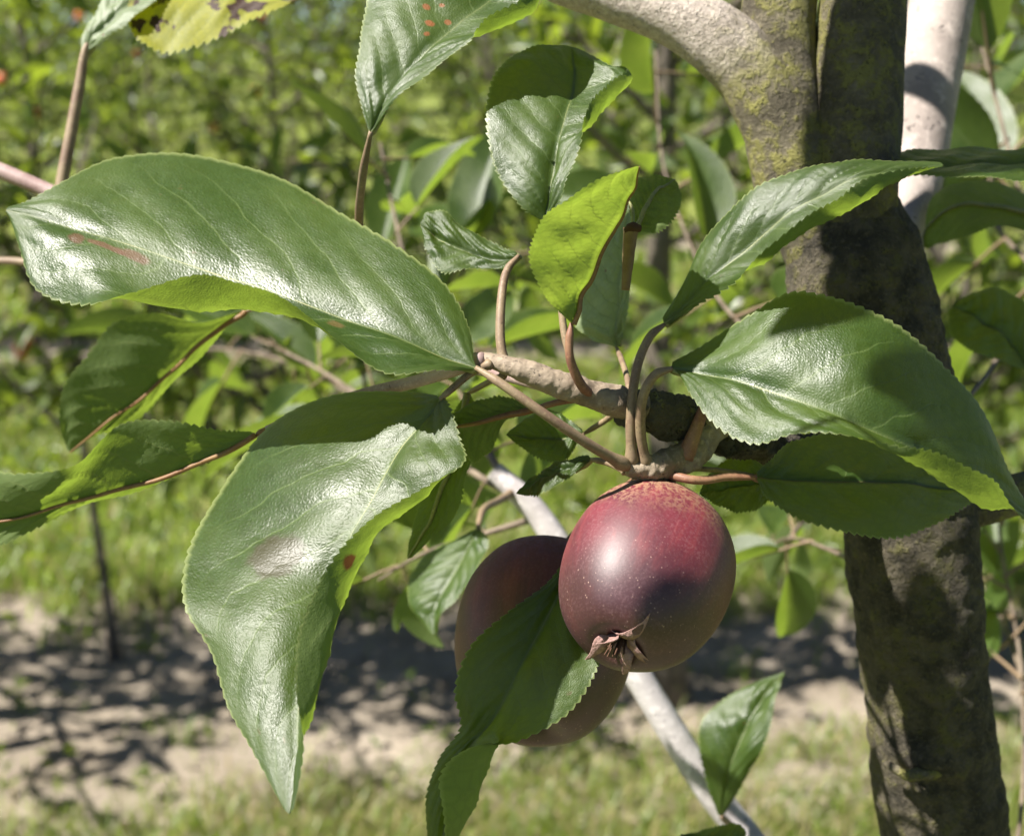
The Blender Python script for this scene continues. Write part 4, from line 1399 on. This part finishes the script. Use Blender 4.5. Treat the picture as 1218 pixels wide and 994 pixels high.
shade_shoot(P(1150, -200, 530), [(136, -201, 240, 0.034, 0.3)])
shade_shoot(P(945, -260, 425), [(54, -145, 250, 0.085, 1.6), (42, -106, 270, 0.055, 1.5), (24, -57, 250, 0.026, 1.5)])
shade_shoot(P(1050, -260, 430), [(20, -190, 260, 0, 0), (-35, -130, 290, 0, 0), (-14, -69, 300, 0.03, 1.5), (-35, -90, 300, 0.06, 1.5), (-62, -60, 300, 0, 0), (-31, 1, 280, 0.064, 1.5)])

# ------------------------------------------------------------------ the fruit
def make_apple(px, py, mm, rpx, axis, label, seed, calyx=True, stalk=None, squash=1.08):
    r = rpx * mm / 1000.0 / F_PX
    root = link('apple', None)
    c = P(px, py, mm)
    ax = RIGHT * axis[0] + UP * axis[1] - FWD * axis[2]
    ax = nrm(ax)
    z = Vector(ax)
    y = Vector(RIGHT) * 0.92 - Vector(UP) * 0.3
    y = (y - z * y.dot(z)).normalized()
    x = y.cross(z)
    Mx = Matrix((x, y, z)).transposed().to_4x4()
    Mx.translation = Vector(c)
    root.matrix_world = Mx
    tag(root, label, 'apple')
    V, Q, U = lathe(catmull(APROF, 90), 96)
    g = V.copy()
    th = np.arctan2(V[:, 1], V[:, 0])
    lob = 1 + 0.022 * np.cos(5 * th) * np.clip(V[:, 2], 0, 1) ** 2 + 0.012 * np.cos(3 * th + 1.0) + 0.01 * np.cos(2 * th + seed)
    g[:, :2] *= lob[:, None]
    g[:, 2] *= squash
    link('fruit', mesh('fruit', g * r, Q, U, [apple_material('apple_skin', r * squash, 0.75 if calyx else 0.1)]), root)
    if calyx:
        top = 0.93 * squash * r
        tuft = []
        gg = np.random.default_rng(seed)
        for k in range(14):
            a = gg.uniform(0, 6.28); q = gg.uniform(0.01, 0.07) * r
            d = np.array([math.cos(a), math.sin(a), 0])
            pts = np.array([d * q + [0, 0, top - 0.04 * r], d * (q + 0.03 * r) + [0, 0, top + 0.12 * r], d * (q + gg.uniform(0, 0.08) * r) + [0, 0, top + gg.uniform(0.18, 0.3) * r]])
            tuft.append(tube_arrays(catmull(pts, 6), np.linspace(0.014, 0.008, 6) * r, 5))
        cal = link('calyx', mesh('calyx', *merge(tuft), mats=[M['stamen']]), root)
        for k in range(5):
            a = k * 1.2566 + 0.4 + gg.uniform(-0.2, 0.2)
            d = np.array([math.cos(a), math.sin(a), 0]); s = np.array([-math.sin(a), math.cos(a), 0])
            ln = r * gg.uniform(0.46, 0.72)
            rows = []
            fl = gg.uniform(0.1, 1.5)
            for j in range(9):
                t = j / 8
                w_ = r * 0.1 * (1 - t) ** 0.7 * (1 + 0.25 * math.sin(t * 9 + k)) + 0.0001
                ctr = d * (0.10 * r + ln * (0.15 * t + fl * 0.5 * t * t)) + np.array([0, 0, top + 0.02 * r + ln * (0.75 * t - 0.55 * fl * t * t)]) + s * (0.1 * r * math.sin(t * 3 + k))
                rows.append([ctr - s * w_, ctr + np.array([0, 0, -0.25]) * w_ - d * w_ * 0.4, ctr + s * w_])
            rows = np.array(rows)
            back = rows + (d * 0.5 - np.array([0, 0, 0.3])) * 0.02 * r
            ring = np.concatenate([rows, back[:, ::-1]], 1)
            link('sepal', mesh('sepal', ring.reshape(-1, 3), grid_faces(6, 9, True), np.zeros((54, 2)), [M['sepal']]), cal)
    if stalk:
        pts = catmull(np.array([np.array(Mx.inverted() @ Vector(P(*q))) for q in stalk]), 20)
        link('stalk', mesh('stalk', *tube_arrays(pts, np.linspace(0.0013, 0.0011, 20), 10, 0.1, 400.0), mats=[M['petiole_red']]), root)
    return root


make_apple(768, 684, 345, 101, (-0.35, -0.62, 0.70), 'dark red russeted apple hanging from the spur, withered calyx turned outward', 3,
           stalk=[(800, 600, 352), (800, 580, 352), (795, 560, 351), (788, 550, 350)])
make_apple(646, 760, 380, 106, (-0.1, -0.8, 0.6), 'dark red apple mostly hidden behind the shaded drooping leaf', 8, calyx=False,
           stalk=[(660, 690, 392), (672, 650, 390), (720, 600, 376), (770, 560, 352)])
